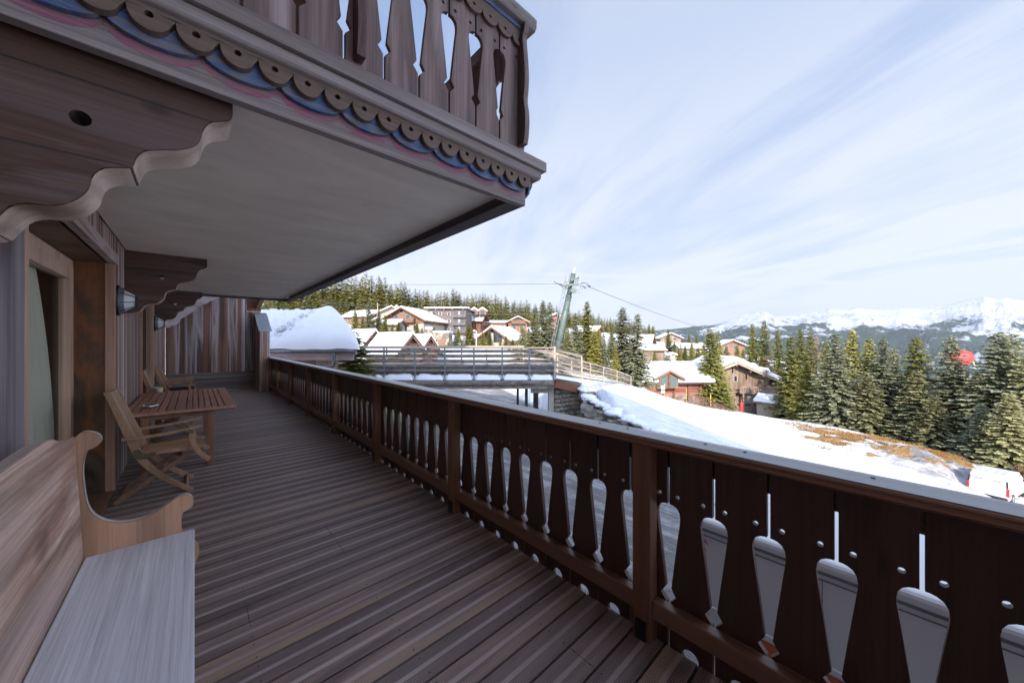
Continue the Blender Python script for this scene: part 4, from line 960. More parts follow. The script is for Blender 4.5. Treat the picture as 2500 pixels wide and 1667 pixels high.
# ================================================================ BRIDGE
def post_(mb,p,z0,z1,s_=.035,dirv=Rv): mb.bar(Vector((p.x,p.y,z0)),Vector((p.x,p.y,z1)),s_*2,s_*2,side=dirv)
D0=18.0; bA=W(800,0,D0); 
br=empty('footbridge',(W(1100,0,D0).x,W(1100,0,D0).y,-3.3),label='snow-dusted timber footbridge with steel posts crossing over the street',cat='bridge')
B0=Vector(br.location)
def bb_(mb,name,mat,par=None,**k):
    o=mb.build(name,mat,par or br,**k)
    if par is None: o.location=-B0
    return o
def zpy(py,d): return CAMZ+(CY-py)/F*d
pxs=[800,865,937.5,1013,1086,1157,1226,1292]
# big round log carrying the walkway, plus a squared beam under it
bb_(MB().ring([W(780,0,D0)*Vector((1,1,0)).length*0 + Vector((W(p,0,D0).x,W(p,0,D0).y,zpy(934,D0)+.015*math.sin(p*.01))) for p in (740,900,1050,1200,1352)],.2,16),'log_beam',M['bridge'])
dk=MB(); a=W(740,0,D0-.02);b=W(1354,0,D0-.02); zz=zpy(944,D0)
dk.bar(Vector((a.x,a.y,zz)),Vector((b.x,b.y,zz)),.2,.14,side=(0,0,1)); bb_(dk,'edge_beam',M['bridge'])
zd=zpy(925,D0)-.02
dkm=MB()
for k in range(5):
    a=W(740,0,D0+.2+.75*k); l=(W(1354,0,D0)-W(740,0,D0)).length; dkm.bar(Vector((a.x,a.y,zd-.08)),Vector((a.x,a.y,zd-.08))+Rv*l,.74,.14,side=Fv)
bb_(dkm,'walkway',M['bridge'])
ms=Matrix(((Rv.x,Fv.x,0,W(740,0,D0).x),(Rv.y,Fv.y,0,W(740,0,D0).y),(0,0,1,0),(0,0,0,1)))
def snowpatch(Mx,x0,x1,y0,y1,z,h,nx=28,ny=10,seed=0,slope=0):
    v=[];f=[]
    for j in range(ny+1):
        for i in range(nx+1):
            s_,t=i/nx,j/ny; e=min(1,min(s_,1-s_)*(x1-x0)/.22); e=math.sqrt(max(0,1-(1-e)**2)); g=min(1,min(t,1-t)*(y1-y0)/.16); g=math.sqrt(max(0,1-(1-g)**2))
            x=x0+(x1-x0)*s_; v.append(Mx@Vector((x,y0+(y1-y0)*t,z+slope*(x-x0)+h*e*g*(1+.25*noise.noise(Vector((x*1.7,seed,t)))))))
    for j in range(ny):
        for i in range(nx): a=j*(nx+1)+i; f.append((a,a+1,a+nx+2,a+nx+1))
    return v,f
Ltot=(W(1354,0,D0)-W(740,0,D0)).length
xp=[(W(p,0,D0)-W(740,0,D0)).dot(Rv) for p in pxs+[1353]]
for i in range(len(xp)-1):
    v,f=snowpatch(ms,xp[i]+.07,xp[i+1]-.07,-.17,.4,zpy(925.5,D0)-.04,.30,seed=i*3.1)
    bb_(MB().add(v,f,.5,True),'snow_mound',M['snow'])
v,f=snowpatch(ms,0,Ltot,.4,3.9,zd,.12,60,12); bb_(MB().add(v,f,.5,True),'walkway_snow',M['snow'])
def fence_run(pts,h0,zts,boards,wires,post_mat,board_mat,name,psize=.035,par=None,cap=True,grp=None):
    # pts: [(x,y,z)] post feet
    for i,p in enumerate(pts):
        m=MB(); m.bar(p,p+Vector((0,0,h0)),psize*2,psize*1.4,side=Rv); o=m.build('post',post_mat,par,bevel=.004); o.location=-Vector(par.location)
    for zf,hh in boards:
        m=MB()
        for i in range(len(pts)-1):
            a=pts[i]+Vector((0,0,zf));b=pts[i+1]+Vector((0,0,zf)); m.bar(a,b,hh,.05,side=(0,0,1),rnd=random.random())
        o=m.build('rail',board_mat,par); o.location=-Vector(par.location)
    for zf in wires:
        m=MB(); m.ring([p+Vector((0,0,zf)) for p in pts],.014,6); o=m.build('thin_rail',M['galv'],par); o.location=-Vector(par.location)
def foot(px,py,d): v=W(px,py,d); return v
z0=zpy(921,D0)
near=[Vector((W(p,0,D0-.12).x,W(p,0,D0-.12).y,z0)) for p in pxs]
H_=lambda py: zpy(py,D0)-z0
fence_run(near+[Vector((W(1354,0,D0-.12).x,W(1354,0,D0-.12).y,z0))],H_(849),None,[(H_(857)+.0,.15),(H_(868.5),.16),(H_(881),.15),(H_(892),.12),(H_(903),.12)],[H_(888),H_(897),H_(906.5)],M['galv'],M['bridge'],'near',.04,br)
bk=MB()
for zc,hh in ((910,.26),(896,.22)):
    a=W(740,0,D0+.05);b=W(1354,0,D0+.05); zz=zpy(zc,D0); bk.bar(Vector((a.x,a.y,zz)),Vector((b.x,b.y,zz)),hh,.04,side=(0,0,1))
bb_(bk,'kick_board',M['bridge'])
# pale top cap
cpm=MB(); a=W(740,0,D0-.05);b=W(1354,0,D0-.05); zz=zpy(848.5,D0); cpm.bar(Vector((a.x,a.y,zz)),Vector((b.x,b.y,zz)),.16,.045,side=Fv); bb_(cpm,'top_cap',M['bridge_pale'])
# far parapet of the bridge
D1=22.0; z1_=zd+.02
far=[Vector((W(p,0,D1).x,W(p,0,D1).y,z1_)) for p in (700,760,822,883,944,1005,1066,1127,1188,1249,1278)]
fence_run(far,1.62,None,[(1.58,.18),(1.3,.2),(1.0,.2),(.66,.22),(.3,.3)],[],M['bridge_pale'],M['bridge_pale'],'far',.05,br)  # far rails in the paler timber: sunlight put into their colour
# ramp: bridge corner to the piste
rp=empty('ramp_fence',tuple(W(1420,935,19.6)),label='sloping timber fence running from the bridge corner down along the piste',cat='fence')
c0=Vector((W(1354,0,D0-.1).x,W(1354,0,D0-.1).y,z0)); c1=W(1420,933,19.3)
def rail_seg(a,b,h,n,mat,par,bh=.12,extra=()):
    for k in range(n):
        zf=h*(k+.6)/(n)+.05; m=MB().bar(a+Vector((0,0,zf)),b+Vector((0,0,zf)),bh,.045,side=(0,0,1)); o=m.build('rail',mat,par); o.location=-Vector(par.location)
m=MB().bar(c0-Vector((0,0,.1)),c0+Vector((0,0,1.60)),.10,.1,side=Rv); o=m.build('post',M['bridge_pale'],rp,bevel=.006); o.location=-Vector(rp.location)
m=MB().bar(c1-Vector((0,0,.2)),c1+Vector((0,0,1.45)),.08,.08,side=Rv); o=m.build('post',M['bridge_pale'],rp,bevel=.006); o.location=-Vector(rp.location)
rail_seg(c0,c1,1.5,5,M['bridge'],rp)
fp=[Vector((far[-1].x,far[-1].y,z1_)),W(1361,915,23.2),W(1395,924,24.5),W(1441,931,27.3),W(1473,934.5,31),W(1506,939,36),W(1540,948,41),W(1566,953,47)]
for i,p in enumerate(fp[1:]):
    p.z=min(p.z,p.z); m=MB().bar(p-Vector((0,0,.3)),p+Vector((0,0,1.47)),.09,.09,side=Rv); o=m.build('post',M['bridge_pale'],rp,bevel=.006); o.location=-Vector(rp.location)
for k in range(6):
    m=MB()
    for i in range(len(fp)-1): m.bar(fp[i]+Vector((0,0,.16+.25*k)),fp[i+1]+Vector((0,0,.16+.25*k)),.13,.045,side=(0,0,1),rnd=random.random())
    o=m.build('rail',M['bridge_pale'] if k%2 else M['bridge'],rp); o.location=-Vector(rp.location)
# side beam and slab of the ramp
sbm=MB().bar(c0+Vector((0,0,-.30)),c1+Vector((0,0,-.42)),.42,.12,side=(0,0,1)); bb_(sbm,'side_beam',M['redbeam'])
t1=c0+Vector((0,0,-.02)); t2=c1+Vector((0,0,-.08))
slab=MB().add([t1,t2,t2+Fv*3.6,t1+Fv*3.6,t1-Vector((0,0,.15)),t2-Vector((0,0,.15)),t2+Fv*3.6-Vector((0,0,.15)),t1+Fv*3.6-Vector((0,0,.15))],[(0,1,2,3),(4,5,6,7),(0,1,5,4),(1,2,6,5),(2,3,7,6),(3,0,4,7)]); bb_(slab,'ramp_slab',M['bridge'])
dirr=(c1-c0); Lr=dirr.length; dirr.normalize(); sid=Vector((-dirr.y,dirr.x,0)).normalized()
if sid.dot(Fv)<0: sid=-sid
Mr=Matrix(((dirr.x,sid.x,0,c0.x),(dirr.y,sid.y,0,c0.y),(dirr.z,0,1,c0.z),(0,0,0,1)))
v,f=snowpatch(Mr,.05,Lr-.05,-.12,.9,-.03,.2,seed=9); bb_(MB().add(v,f,.5,True),'snow_mound',M['snow'])
# abutment: concrete frame and columns under the bridge
def pil(px,d,w_,pyt,zb=-3.4,mat=None,name='column',dep=.3):
    a=W(px,pyt,d); m=MB().bar(Vector((a.x,a.y,zb)),Vector((a.x,a.y,a.z)),w_,dep,side=Rv); bb_(m,name,mat or M['concrete'],bevel=.01)
pil(1345,18.4,.26,945,name='concrete_pillar'); pil(1308,21,.3,944,name='concrete_pillar')
pil(1264,19.4,.13,944,mat=M['darkcol'],name='steel_column',dep=.13); pil(1285,18.6,.16,944,mat=M['darkcol'],name='steel_column',dep=.16)
a=W(1296,948,18.4);b=W(1345,948,18.4); bb_(MB().bar(Vector((a.x,a.y,a.z-.08)),Vector((b.x,b.y,b.z-.08)),.3,.26,side=(0,0,1)),'concrete_lintel',M['concrete'],bevel=.01)
# dry-stone wall below the ramp
sw=empty('stone_retaining_wall',tuple(W(1385,1000,19)),label='rough stone retaining wall under the ramp of the bridge',cat='stone wall')
p0=W(1352,945,18.6);p1=W(1424,950,19.6);p2=W(1310,945,23)
wl=MB().add([Vector((p0.x,p0.y,-3.6)),Vector((p1.x,p1.y,-3.6)),Vector((p1.x,p1.y,p1.z)),Vector((p0.x,p0.y,p0.z))]+[Vector((p0.x,p0.y,-3.6))+Fv*3,Vector((p1.x,p1.y,-3.6))+Fv*3,Vector((p1.x,p1.y,p1.z))+Fv*3,Vector((p0.x,p0.y,p0.z))+Fv*3],[(0,1,2,3),(4,5,6,7),(0,1,5,4),(1,2,6,5),(2,3,7,6),(3,0,4,7)])
o=wl.build('masonry',M['stone'],sw); o.location=-Vector(sw.location)
stn=MB(); rr_=random.Random(5)
for i in range(8):
    for j in range(12):
        t=(i+.5*(j%2)+.3+rr_.uniform(-.08,.08))/8; q=p0.lerp(p1,min(.99,t)); z=-3.3+j*.24+rr_.uniform(-.02,.02)
        if z>p0.lerp(p1,t).z-.1: continue
        s_=rr_.uniform(.15,.2); bmm=bmesh.new(); bmesh.ops.create_icosphere(bmm,subdivisions=2,radius=1)
        k=rr_.random()*9; vs=[Vector((q.x,q.y,z))-Fv*.05+Rv*(max(-.75,min(.75,v_.co.x))*s_*1.0*(1+.3*noise.noise(v_.co*1.2+Vector((k,0,0)))))+Fv*v_.co.y*.12+Vector((0,0,max(-.7,min(.7,v_.co.z))*.155*(1+.3*noise.noise(v_.co+Vector((k,3,0)))))) for v_ in bmm.verts]; fs=[[w_.index for w_ in f_.verts] for f_ in bmm.faces]; stn.add(vs,fs,rr_.random(),False); bmm.free()
o=stn.build('stones',M['boulder'],sw); o.location=-Vector(sw.location)
# boulders holding the edge of the piste
def boulder(c_,s_,seed,label,grp,snowy=True):
    o=empty('boulder',tuple(c_),rz=seed*1.7,label=label,cat='boulder',group=grp); bmm=bmesh.new(); bmesh.ops.create_icosphere(bmm,subdivisions=3,radius=1)
    vs=[]
    for v_ in bmm.verts:
        q=v_.co.copy(); n_=noise.noise(q*.9+Vector((seed*3.1,0,0)))*.45+noise.noise(q*2.4+Vector((0,seed,0)))*.16
        q=Vector((max(-.75,min(.75,q.x)),max(-.7,min(.7,q.y)),max(-.8,min(.62,q.z)))) ; q*=1.15+n_; vs.append(Vector((q.x*s_,q.y*s_*.8,q.z*s_*.62)))
    fs=[[w_.index for w_ in f_.verts] for f_ in bmm.faces]; bmm.free()
    MB().add(vs,fs,.5,False).build('rock',M['boulder'],o)
    return o
BL=['uppermost grey boulder, under the ramp corner','wide grey boulder low beside the bare bush','boulder in the hollow just right of the bare bush','boulder poking out directly below the end of the red-brown beam','long flat boulder in the middle of the bank','small stone at the lower edge of the bank, beside the handrail','small boulder right of the long flat one','boulder under the snow lip where the bank turns','boulder partly behind the wide one, nearest the stone wall','fourth boulder from the right end of the bank','second boulder from the right end of the bank','rightmost boulder, almost buried by the snow of the piste']
for i,(px,py,d,s_) in enumerate([(1432,958,18.6,.45),(1438,990,17.6,.5),(1452,1002,17,.42),(1447,968,18.6,.4),(1478,1008,16.2,.40),(1462,1021,16,.3),(1497,1024,15.2,.3),(1524,1030,14.6,.34),(1425,1004,18,.33),(1552,1045,14.0,.32),(1580,1052,13.4,.33),(1612,1064,13,.34)]):
    boulder(W(px,py+6,d),s_,i+1,BL[i],'boulders edging the piste')
# lip of snow over the boulders
lipm=MB(); pth=[W(1418,932,19.6),W(1436,940,19),W(1428,966,18.0),W(1445,975,17.5),W(1462,985,17),W(1490,999,16),W(1516,1014,15),W(1535,1024,14.4),W(1562,1036,13.8),W(1600,1052,13.1),W(1660,1075,12.3)]
for i in range(len(pth)-1):
    for k in range(7):
        t=k/7; p=pth[i].lerp(pth[i+1],t)+Vector((noise.noise(Vector((i*1.7+t*2,0,0)))*.35,noise.noise(Vector((i*1.7+t*2,9,0)))*.35,noise.noise(Vector((i+t*3,0,4)))*.1)); r=.15+.12*noise.noise(Vector((i*3.+t*4,5,0)))
        bmm=bmesh.new(); bmesh.ops.create_icosphere(bmm,subdivisions=2,radius=1); vs=[p+Fv*.35+Vector((v_.co.x*r*1.8,v_.co.y*r*1.8,v_.co.z*r*.62))*(1+.2*noise.noise(v_.co*1.5+p)) for v_ in bmm.verts]; fs=[[w_.index for w_ in f_.verts] for f_ in bmm.faces]; lipm.add(vs,fs,.5,True); bmm.free()
lipm.build('snow_lip',M['snow'],kind='stuff')
# twiggy bush hanging on the stone wall
tw=MB(); rr_=random.Random(8); c_=W(1405,968,18.2)
for k in range(70):
    d_=Vector((rr_.gauss(0,1),rr_.gauss(0,.6),rr_.gauss(.0,1))).normalized(); L=rr_.uniform(.25,.75); a=c_+Vector((0,0,-.25)); mid_=a+d_*L*.5+Vector((0,0,.08)); tw.ring([a,mid_,a+d_*L+Vector((rr_.gauss(0,.08),0,-.15))],[.006,.004,.002],3,cap=False)
tag(tw.build('bare_bush',M['larch']),'bare reddish bush hanging over the stone retaining wall','bush')
# ================================================================ TREES
def conifer(seed,mat,R=.19,nw=34,nb=10,ns=8,droop=.30,fs=.030,dens=1.0,trunk_h=.06,name='spruce_tree',ragged=.22):
    """unit-height conifer; returns meshes (trunk, crown)"""
    rr=random.Random(seed); mb=MB(); z=trunk_h
    k=0
    while z<.985:
        t=(z-trunk_h)/(1-trunk_h); L0=R*((1-t)**.82)*(1+ragged*.35*math.sin(k*1.9+seed))+.008
        n_=max(4,int(nb*(.45+.55*(1-t))*rr.uniform(.85,1.15)))
        a0=rr.uniform(0,6.28)
        for b in range(n_):
            an=a0+6.283*b/n_+rr.uniform(-.25,.25); L=L0*rr.uniform(1-ragged*1.6,1+ragged*.6); 
            dx,dy=math.cos(an),math.sin(an); zs=z+rr.uniform(-.012,.012)
            m_=max(2,int(ns*L/R+1.5)); ri=rr.random()
            for s_ in range(m_):
                u=(s_+rr.uniform(.2,.9))/m_; r=L*u
                zz=zs-droop*L*(u**1.2)*(.6+.8*(1-t))+droop*.55*L*u**3+ .25*L*u*max(0,t-.55)
                w_=min(fs*(1.15-.45*u)*(.75+.5*(1-t)),L0*.42+.004); 
                for sd_ in (-1,1,0):
                    if sd_==0 and rr.random()>.55: continue
                    sp=sd_*rr.uniform(.5,1.0); tx,ty=dx*.75-dy*sp,dy*.75+dx*sp; q=math.hypot(tx,ty); tx/=q;ty/=q
                    ln=w_*rr.uniform(.9,1.9); dz=-rr.uniform(.05,.55)*ln; wd=ln*rr.uniform(.28,.42); tl=rr.uniform(-.7,.7)*wd
                    px_,py_=dx*r,dy*r
                    A=(px_,py_,zz);B=(px_+tx*ln*.5-ty*wd,py_+ty*ln*.5+tx*wd,zz+dz*.4+tl);C_=(px_+tx*ln,py_+ty*ln,zz+dz);D_=(px_+tx*ln*.5+ty*wd,py_+ty*ln*.5-tx*wd,zz+dz*.4-tl)
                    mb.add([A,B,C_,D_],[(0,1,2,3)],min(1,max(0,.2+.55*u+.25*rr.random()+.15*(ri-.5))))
        z+=(1-trunk_h)/nw*(1.15-.45*t); k+=1
    tr=MB(); tr.ring([(0,0,-.04),(0,0,.25),(0,0,.6),(0,0,.97)],[.016,.012,.007,.0015],7)
    cr=mb.build('crown',mat); tk=tr.build('trunk',M['bark'])
    return cr,tk
def bare(seed,R=.22,n=90,h0=.18):
    rr=random.Random(seed); mb=MB()
    for k in range(n):
        z=h0+(1-h0)*rr.random()**.8; an=rr.uniform(0,6.28); L=R*(1-.75*(z-h0)/(1-h0))*rr.uniform(.5,1.1)
        d=Vector((math.cos(an),math.sin(an),rr.uniform(.1,.6))); a=Vector((0,0,z)); pts=[a,a+d*L*.5,a+d*L+Vector((0,0,.02))]
        mb.ring(pts,[.0035,.002,.0008],3,cap=False)
        for q in range(6):
            u=rr.uniform(.25,1); p=a+d*L*u; d2=Vector((rr.gauss(0,1),rr.gauss(0,1),rr.uniform(-.2,.8))).normalized(); mb.ring([p,p+d2*L*rr.uniform(.2,.45)],[.0016,.0006],3,cap=False)
    tr=MB(); tr.ring([(0,0,-.04),(.004,0,.4),(0,.006,.97)],[.014,.008,.001],7)
    return mb.build('crown',M['larch']),tr.build('trunk',M['bark'])
PROT={}
def reg(key,pair): PROT[key]=[pair]
def prot(kind,seed,**k):
    cr,tk=conifer(seed,**k)
    for o in (cr,tk): COL.objects.unlink(o)
    PROT.setdefault(kind,[]).append((cr,tk))
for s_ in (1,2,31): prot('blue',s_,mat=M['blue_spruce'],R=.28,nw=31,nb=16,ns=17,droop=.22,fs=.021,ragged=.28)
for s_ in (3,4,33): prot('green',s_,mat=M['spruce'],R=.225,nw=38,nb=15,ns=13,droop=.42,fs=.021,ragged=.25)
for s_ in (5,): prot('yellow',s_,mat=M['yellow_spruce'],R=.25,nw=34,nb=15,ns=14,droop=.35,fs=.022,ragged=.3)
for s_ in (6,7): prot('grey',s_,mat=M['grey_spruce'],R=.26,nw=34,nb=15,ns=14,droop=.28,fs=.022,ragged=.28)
for s_,m_ in ((11,'spruce'),(12,'yellow_spruce'),(13,'yellow_spruce'),(14,'grey_spruce'),(15,'spruce'),(16,'yellow_spruce')): prot('far',s_,mat=M[m_],R=.15,nw=18,nb=7,ns=4,droop=.4,fs=.042,ragged=.3)
for s_ in (21,22):
    p_=bare(s_)
    for o in p_: COL.objects.unlink(o)
    PROT.setdefault('bare',[]).append(p_)
tr_=random.Random(42)
NAMES={'blue':'blue_spruce_tree','green':'spruce_tree','yellow':'spruce_tree','grey':'spruce_tree','far':'spruce_tree','bare':'larch_tree'}
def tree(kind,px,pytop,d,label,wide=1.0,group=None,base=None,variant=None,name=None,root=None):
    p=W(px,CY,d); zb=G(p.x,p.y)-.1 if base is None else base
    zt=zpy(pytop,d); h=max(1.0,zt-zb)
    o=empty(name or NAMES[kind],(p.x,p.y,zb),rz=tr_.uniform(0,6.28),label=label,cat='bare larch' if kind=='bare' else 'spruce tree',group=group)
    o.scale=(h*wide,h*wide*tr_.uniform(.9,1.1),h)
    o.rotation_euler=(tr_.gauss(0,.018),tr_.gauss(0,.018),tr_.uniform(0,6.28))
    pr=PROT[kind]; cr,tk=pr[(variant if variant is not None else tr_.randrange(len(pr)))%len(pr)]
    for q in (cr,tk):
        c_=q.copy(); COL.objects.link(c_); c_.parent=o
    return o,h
# --- right-hand belt, each named by what is beside it
T=tree
T('green',1835,787,78,'narrow green spruce directly behind the weathered brown chalet, left of its taller twin',.8)
T('green',1866,779,76,'tall narrow green spruce rising behind the snowy roof of the brown chalet',.8)
T('green',1900,803,72,'shorter green spruce on the right behind the brown chalet roof',.85)
T('bare',1868,868,60,'leafless reddish larch standing in front of the brown chalet balcony',1.0)
T('bare',1848,880,64,'thin bare tree beside the leafless larch in front of the brown chalet',.9)
T('bare',1895,905,66,'bare brown shrub-like tree at the right end of the brown chalet',1.6)
T('green',1926,815,55,'dense dark green spruce overhanging the small wooden shed',1.0,variant=1)
T('green',1953,800,66,'green spruce just behind the shed spruce, its tip between two neighbours',.8)
T('green',1980,806,60,'slim dark green spruce left of the brown bare larch top',.8)
T('yellow',1972,880,47,'bushy yellow-green spruce beside the shed',1.35)
T('bare',1992,824,52,'brown bare larch between green spruces at the left end of the belt',.9)
T('green',2015,830,50,'small dark spruce right behind the brown bare larch',.8)
T('blue',2043,811,42.5,'large blue-grey spruce with its bare trunk foot showing above the brown grass',1.15,variant=0)
T('yellow',2072,801,48,'olive green spruce tip just right of the large blue-grey spruce',.85)
T('yellow',2118,822,46,'yellow-green spruce behind and right of the red hydrant',1.0)
T('blue',2150,822,42,'blue-grey spruce above the red hydrant',.95,variant=1)
T('grey',2182,848,44,'low grey-green spruce left of the tall dark-topped spruce',1.0)
T('grey',2120,905,40,'low bushy spruce standing over the red hydrant',1.5)
T('green',2243,816,40,'tall dark-topped spruce in the middle of the right-hand belt',1.15)
T('grey',2245,900,36.5,'drooping olive spruce low in the middle of the belt',1.5,variant=1)
T('blue',2308,815,38,'tall spruce partly hiding the red balloon',1.05,variant=1)
T('blue',2335,878,34.5,'broad frosty spruce in front of the red balloon, low and wide',1.5,variant=0)
T('yellow',2385,905,42,'yellow-green spruce top to the right below the red balloon',1.2)
T('grey',2280,960,34,'bushy low spruce just above the brown slope, left of the frosty one',1.6)
T('blue',2432,806,32,'tall blue spruce near the right edge of the picture',1.15,variant=0)
T('grey',2472,806,34,'olive spruce directly behind the rightmost blue spruce',1.0)
T('grey',2525,840,30,'spruce cut off by the right edge of the picture',1.25)
T('grey',2470,960,28.5,'low wide spruce above the parked van',1.6)
T('blue',2400,985,30.5,'short frosty spruce to the left above the parked van',1.5)
T('green',2195,930,50,'dark spruce filling the gap behind the middle of the belt',1.4)
T('green',2300,930,46,'dark spruce filling the gap behind the frosty spruce',1.4)
T('green',2060,920,50,'dark low spruce behind the large blue-grey spruce',1.4)
# --- middle: by the log cabin and the pylon
T('green',1728,797,57,'big sunlit spruce standing between the log cabin and the brown chalet',1.15,variant=0)
T('green',1748,806,60,'second spruce crown fused behind the big one between the two chalets',1.0)
T('green',1770,935,55,'short dark spruce at the foot of the big spruce, left of the red padded post',1.6)
T('blue',1521,748,44,'tallest blue spruce, left of the log cabin above the end of the ramp fence',1.15,variant=1)
T('blue',1550,764,43,'blue spruce touching the left end of the log cabin roof',1.0,variant=0)
T('yellow',1502,838,42,'small bright green spruce in front of the tallest blue spruce',.8)
T('blue',1474,812,44,'pale blue spruce halfway between the pylon and the log cabin',1.0)
T('green',1432,732,47,'tall dark-tipped green spruce just right of the pylon',1.05,variant=0)
T('yellow',1452,800,44,'yellowish spruce crowding the right side of the tall green one',1.1)
T('blue',1404,762,46,'grey-blue spruce touching the pylon on its right',1.0)
T('grey',1388,800,43,'low grey spruce right at the foot of the pylon',1.2)
T('blue',1331,732,50,'pale grey spruce with the highest tip left of the pylon',1.0,variant=1)
T('blue',1345,736,52,'twin pale grey spruce just left of the pylon ladder',.9,variant=0)
T('grey',1300,775,50,'wide grey-green spruce left of the pale pair by the pylon',1.3)
T('grey',1272,795,48,'shorter grey-green spruce behind the bridge rail',1.3)
T('green',1364,758,54,'dark spruce seen just behind the pylon ladder',.9)
T('yellow',1180,808,62,'small yellow-green fir in front of the glass-fronted chalet',1.4)
T('yellow',1235,818,60,'small bright fir at the right of the glass-fronted chalet',1.6)
T('blue',1112,815,62,'round bluish fir right of the stone arch',2.2)
T('grey',1140,826,60,'low grey fir beside the round bluish one',2.2)
T('yellow',1145,788,68,'bushy yellow-green fir below the two-dormer chalet',1.7)
T('grey',1252,826,57,'low pale fir where the bridge rail bends',1.8)
T('yellow',940,768,72,'yellow-green spruce in front of the big orange chalet',1.3)
T('grey',926,753,76,'grey-green spruce left of the big orange chalet gable',1.0)
T('yellow',884,768,58,'green spruce behind the right shoulder of the snow-laden annex',1.2)
T('blue',897,733,72,'slim pale blue spruce left of the village chalets',.9)
T('yellow',868,752,60,'bushy sunlit spruce behind the snow-laden annex',1.2)
T('green',860,800,17.4,'near dark spruce whose branch tips poke out right of the annex roof',1.75)
# --- around the far hamlet right of centre
for px,py,d,k,l in ((1632,802,128,'green','spruce tip in front of the far double-pitched roof'),(1645,833,105,'green','dark spruce right in front of the far hamlet, above the cabin roof'),(1683,813,140,'green','far spruce right of the far double-pitched roof'),(1662,836,110,'grey','grey-green spruce left of the stone chimney'),(1700,818,120,'yellow','sunlit spruce above the right end of the cabin roof'),(1606,842,100,'grey','low grey spruce between the far snowy roofs'),(1585,790,150,'green','pair of tips at the right end of the forest ridge, left one'),(1594,794,152,'green','pair of tips at the right end of the forest ridge, right one'),(1810,868,90,'blue','pale spruce above the ridge of the brown chalet'),(1790,872,95,'green','dark spruce just left above the brown chalet ridge'),(1560,812,140,'yellow','sunlit spruce above the snowy far roofs'),(1570,880,60,'grey','low grey spruce behind the left end of the cabin'),(1690,845,88,'green','spruce just behind the stone chimney')):
    T(k,px,py,d,l,1.0)
xl=[('left of','the double-pitched far chalet'),('right of','the double-pitched far chalet'),('in front of','the far orange gable'),('below','the far snowy roofs'),('right of','the cabin chimney'),('behind','the left half of the cabin roof')]
ex=[(1575,838,96,'grey'),(1598,852,84,'yellow'),(1616,838,100,'green'),(1628,858,80,'grey'),(1655,848,90,'yellow'),(1672,842,98,'green'),(1690,830,105,'grey'),(1704,845,92,'green'),(1718,838,100,'yellow'),(1758,838,98,'grey'),(1772,846,88,'green'),(1800,842,104,'yellow'),(1815,850,96,'green'),(1460,800,90,'yellow'),(1492,800,100,'green'),(1380,790,90,'yellow'),(1415,800,85,'green'),(1560,850,75,'green'),(1640,868,72,'blue'),(1605,872,70,'grey')]
for i_,(px,py,d,k) in enumerate(ex):
    T(k,px,py,d,'spruce filling the gaps between the far houses right of the pylon',1.25,group='spruces scattered through the far hamlet')
ex=[(910,782,74,'green'),(958,790,70,'yellow'),(1030,800,76,'green'),(1150,800,72,'green'),(1168,822,64,'grey'),(1218,812,84,'green'),(1240,808,90,'yellow'),(1290,800,80,'green'),(1310,790,72,'yellow'),(1095,832,64,'green'),(1128,830,64,'blue'),(1268,826,56,'green'),(1325,800,60,'yellow'),(905,770,84,'yellow'),(972,784,76,'green'),(1018,786,80,'yellow'),(1060,798,80,'green'),(1120,800,82,'yellow'),(1195,806,70,'green'),(1222,826,62,'yellow'),(1282,806,66,'green'),(1300,822,56,'yellow'),(1085,806,74,'grey')]
for i_,(px,py,d,k) in enumerate(ex):
    T(k,px,py,d,'small spruce standing among the village chalets left of the pylon',1.4,group='spruces scattered through the village')
# --- forest on the hillside: tip line read off the photo
tips=[(640,690),(700,672),(760,668),(820,664),(860,662),(880,660),(923,662),(943,680),(974,684),(990,688),(1027,700),(1072,700),(1128,706),(1155,710),(1185,713),(1213,716),(1231,719),(1271,728),(1312,734),(1363,746),(1455,764),(1488,770),(1540,782),(1590,793)]
tx=[a for a,b in tips]; ty=[b for a,b in tips]
def fd(px): return float(np.interp(px,[640,900,1100,1300,1500,1600],[112,138,172,225,285,310]))
LF='spruce in the dense hillside forest above the village'
LB='spruce in the dark belt directly behind the village chalets'
px=650
while px<1600:
    d=fd(px); py=np.interp(px,tx,ty)+(tr_.uniform(-4,16) if tr_.random()<.75 else tr_.uniform(12,30))*130/d*.9
    T('far',px,py,d+tr_.uniform(-6,12),'sunlit '+LF+', along its skyline',tr_.uniform(1.2,1.7),group='forest trees on the skyline')
    px+=tr_.uniform(.55,1.05)*850*2.6/d
for row,(dd,dy,lab,grp) in enumerate([(-10,16,'sunlit '+LF+', below its skyline','forest trees below the skyline'),(-20,30,'sunlit '+LF+', below its skyline','forest trees below the skyline'),(-30,44,LB,'forest trees behind the chalets')]):
    px=655+row*4
    while px<1560:
        d=fd(px)+dd*(fd(px)/150); py=np.interp(px,tx,ty)+(dy+tr_.uniform(-5,7))*130/d
        T('far',px,py,d,lab,tr_.uniform(1.4,1.9),group=grp)
        px+=tr_.uniform(.8,1.5)*850*3.3/d
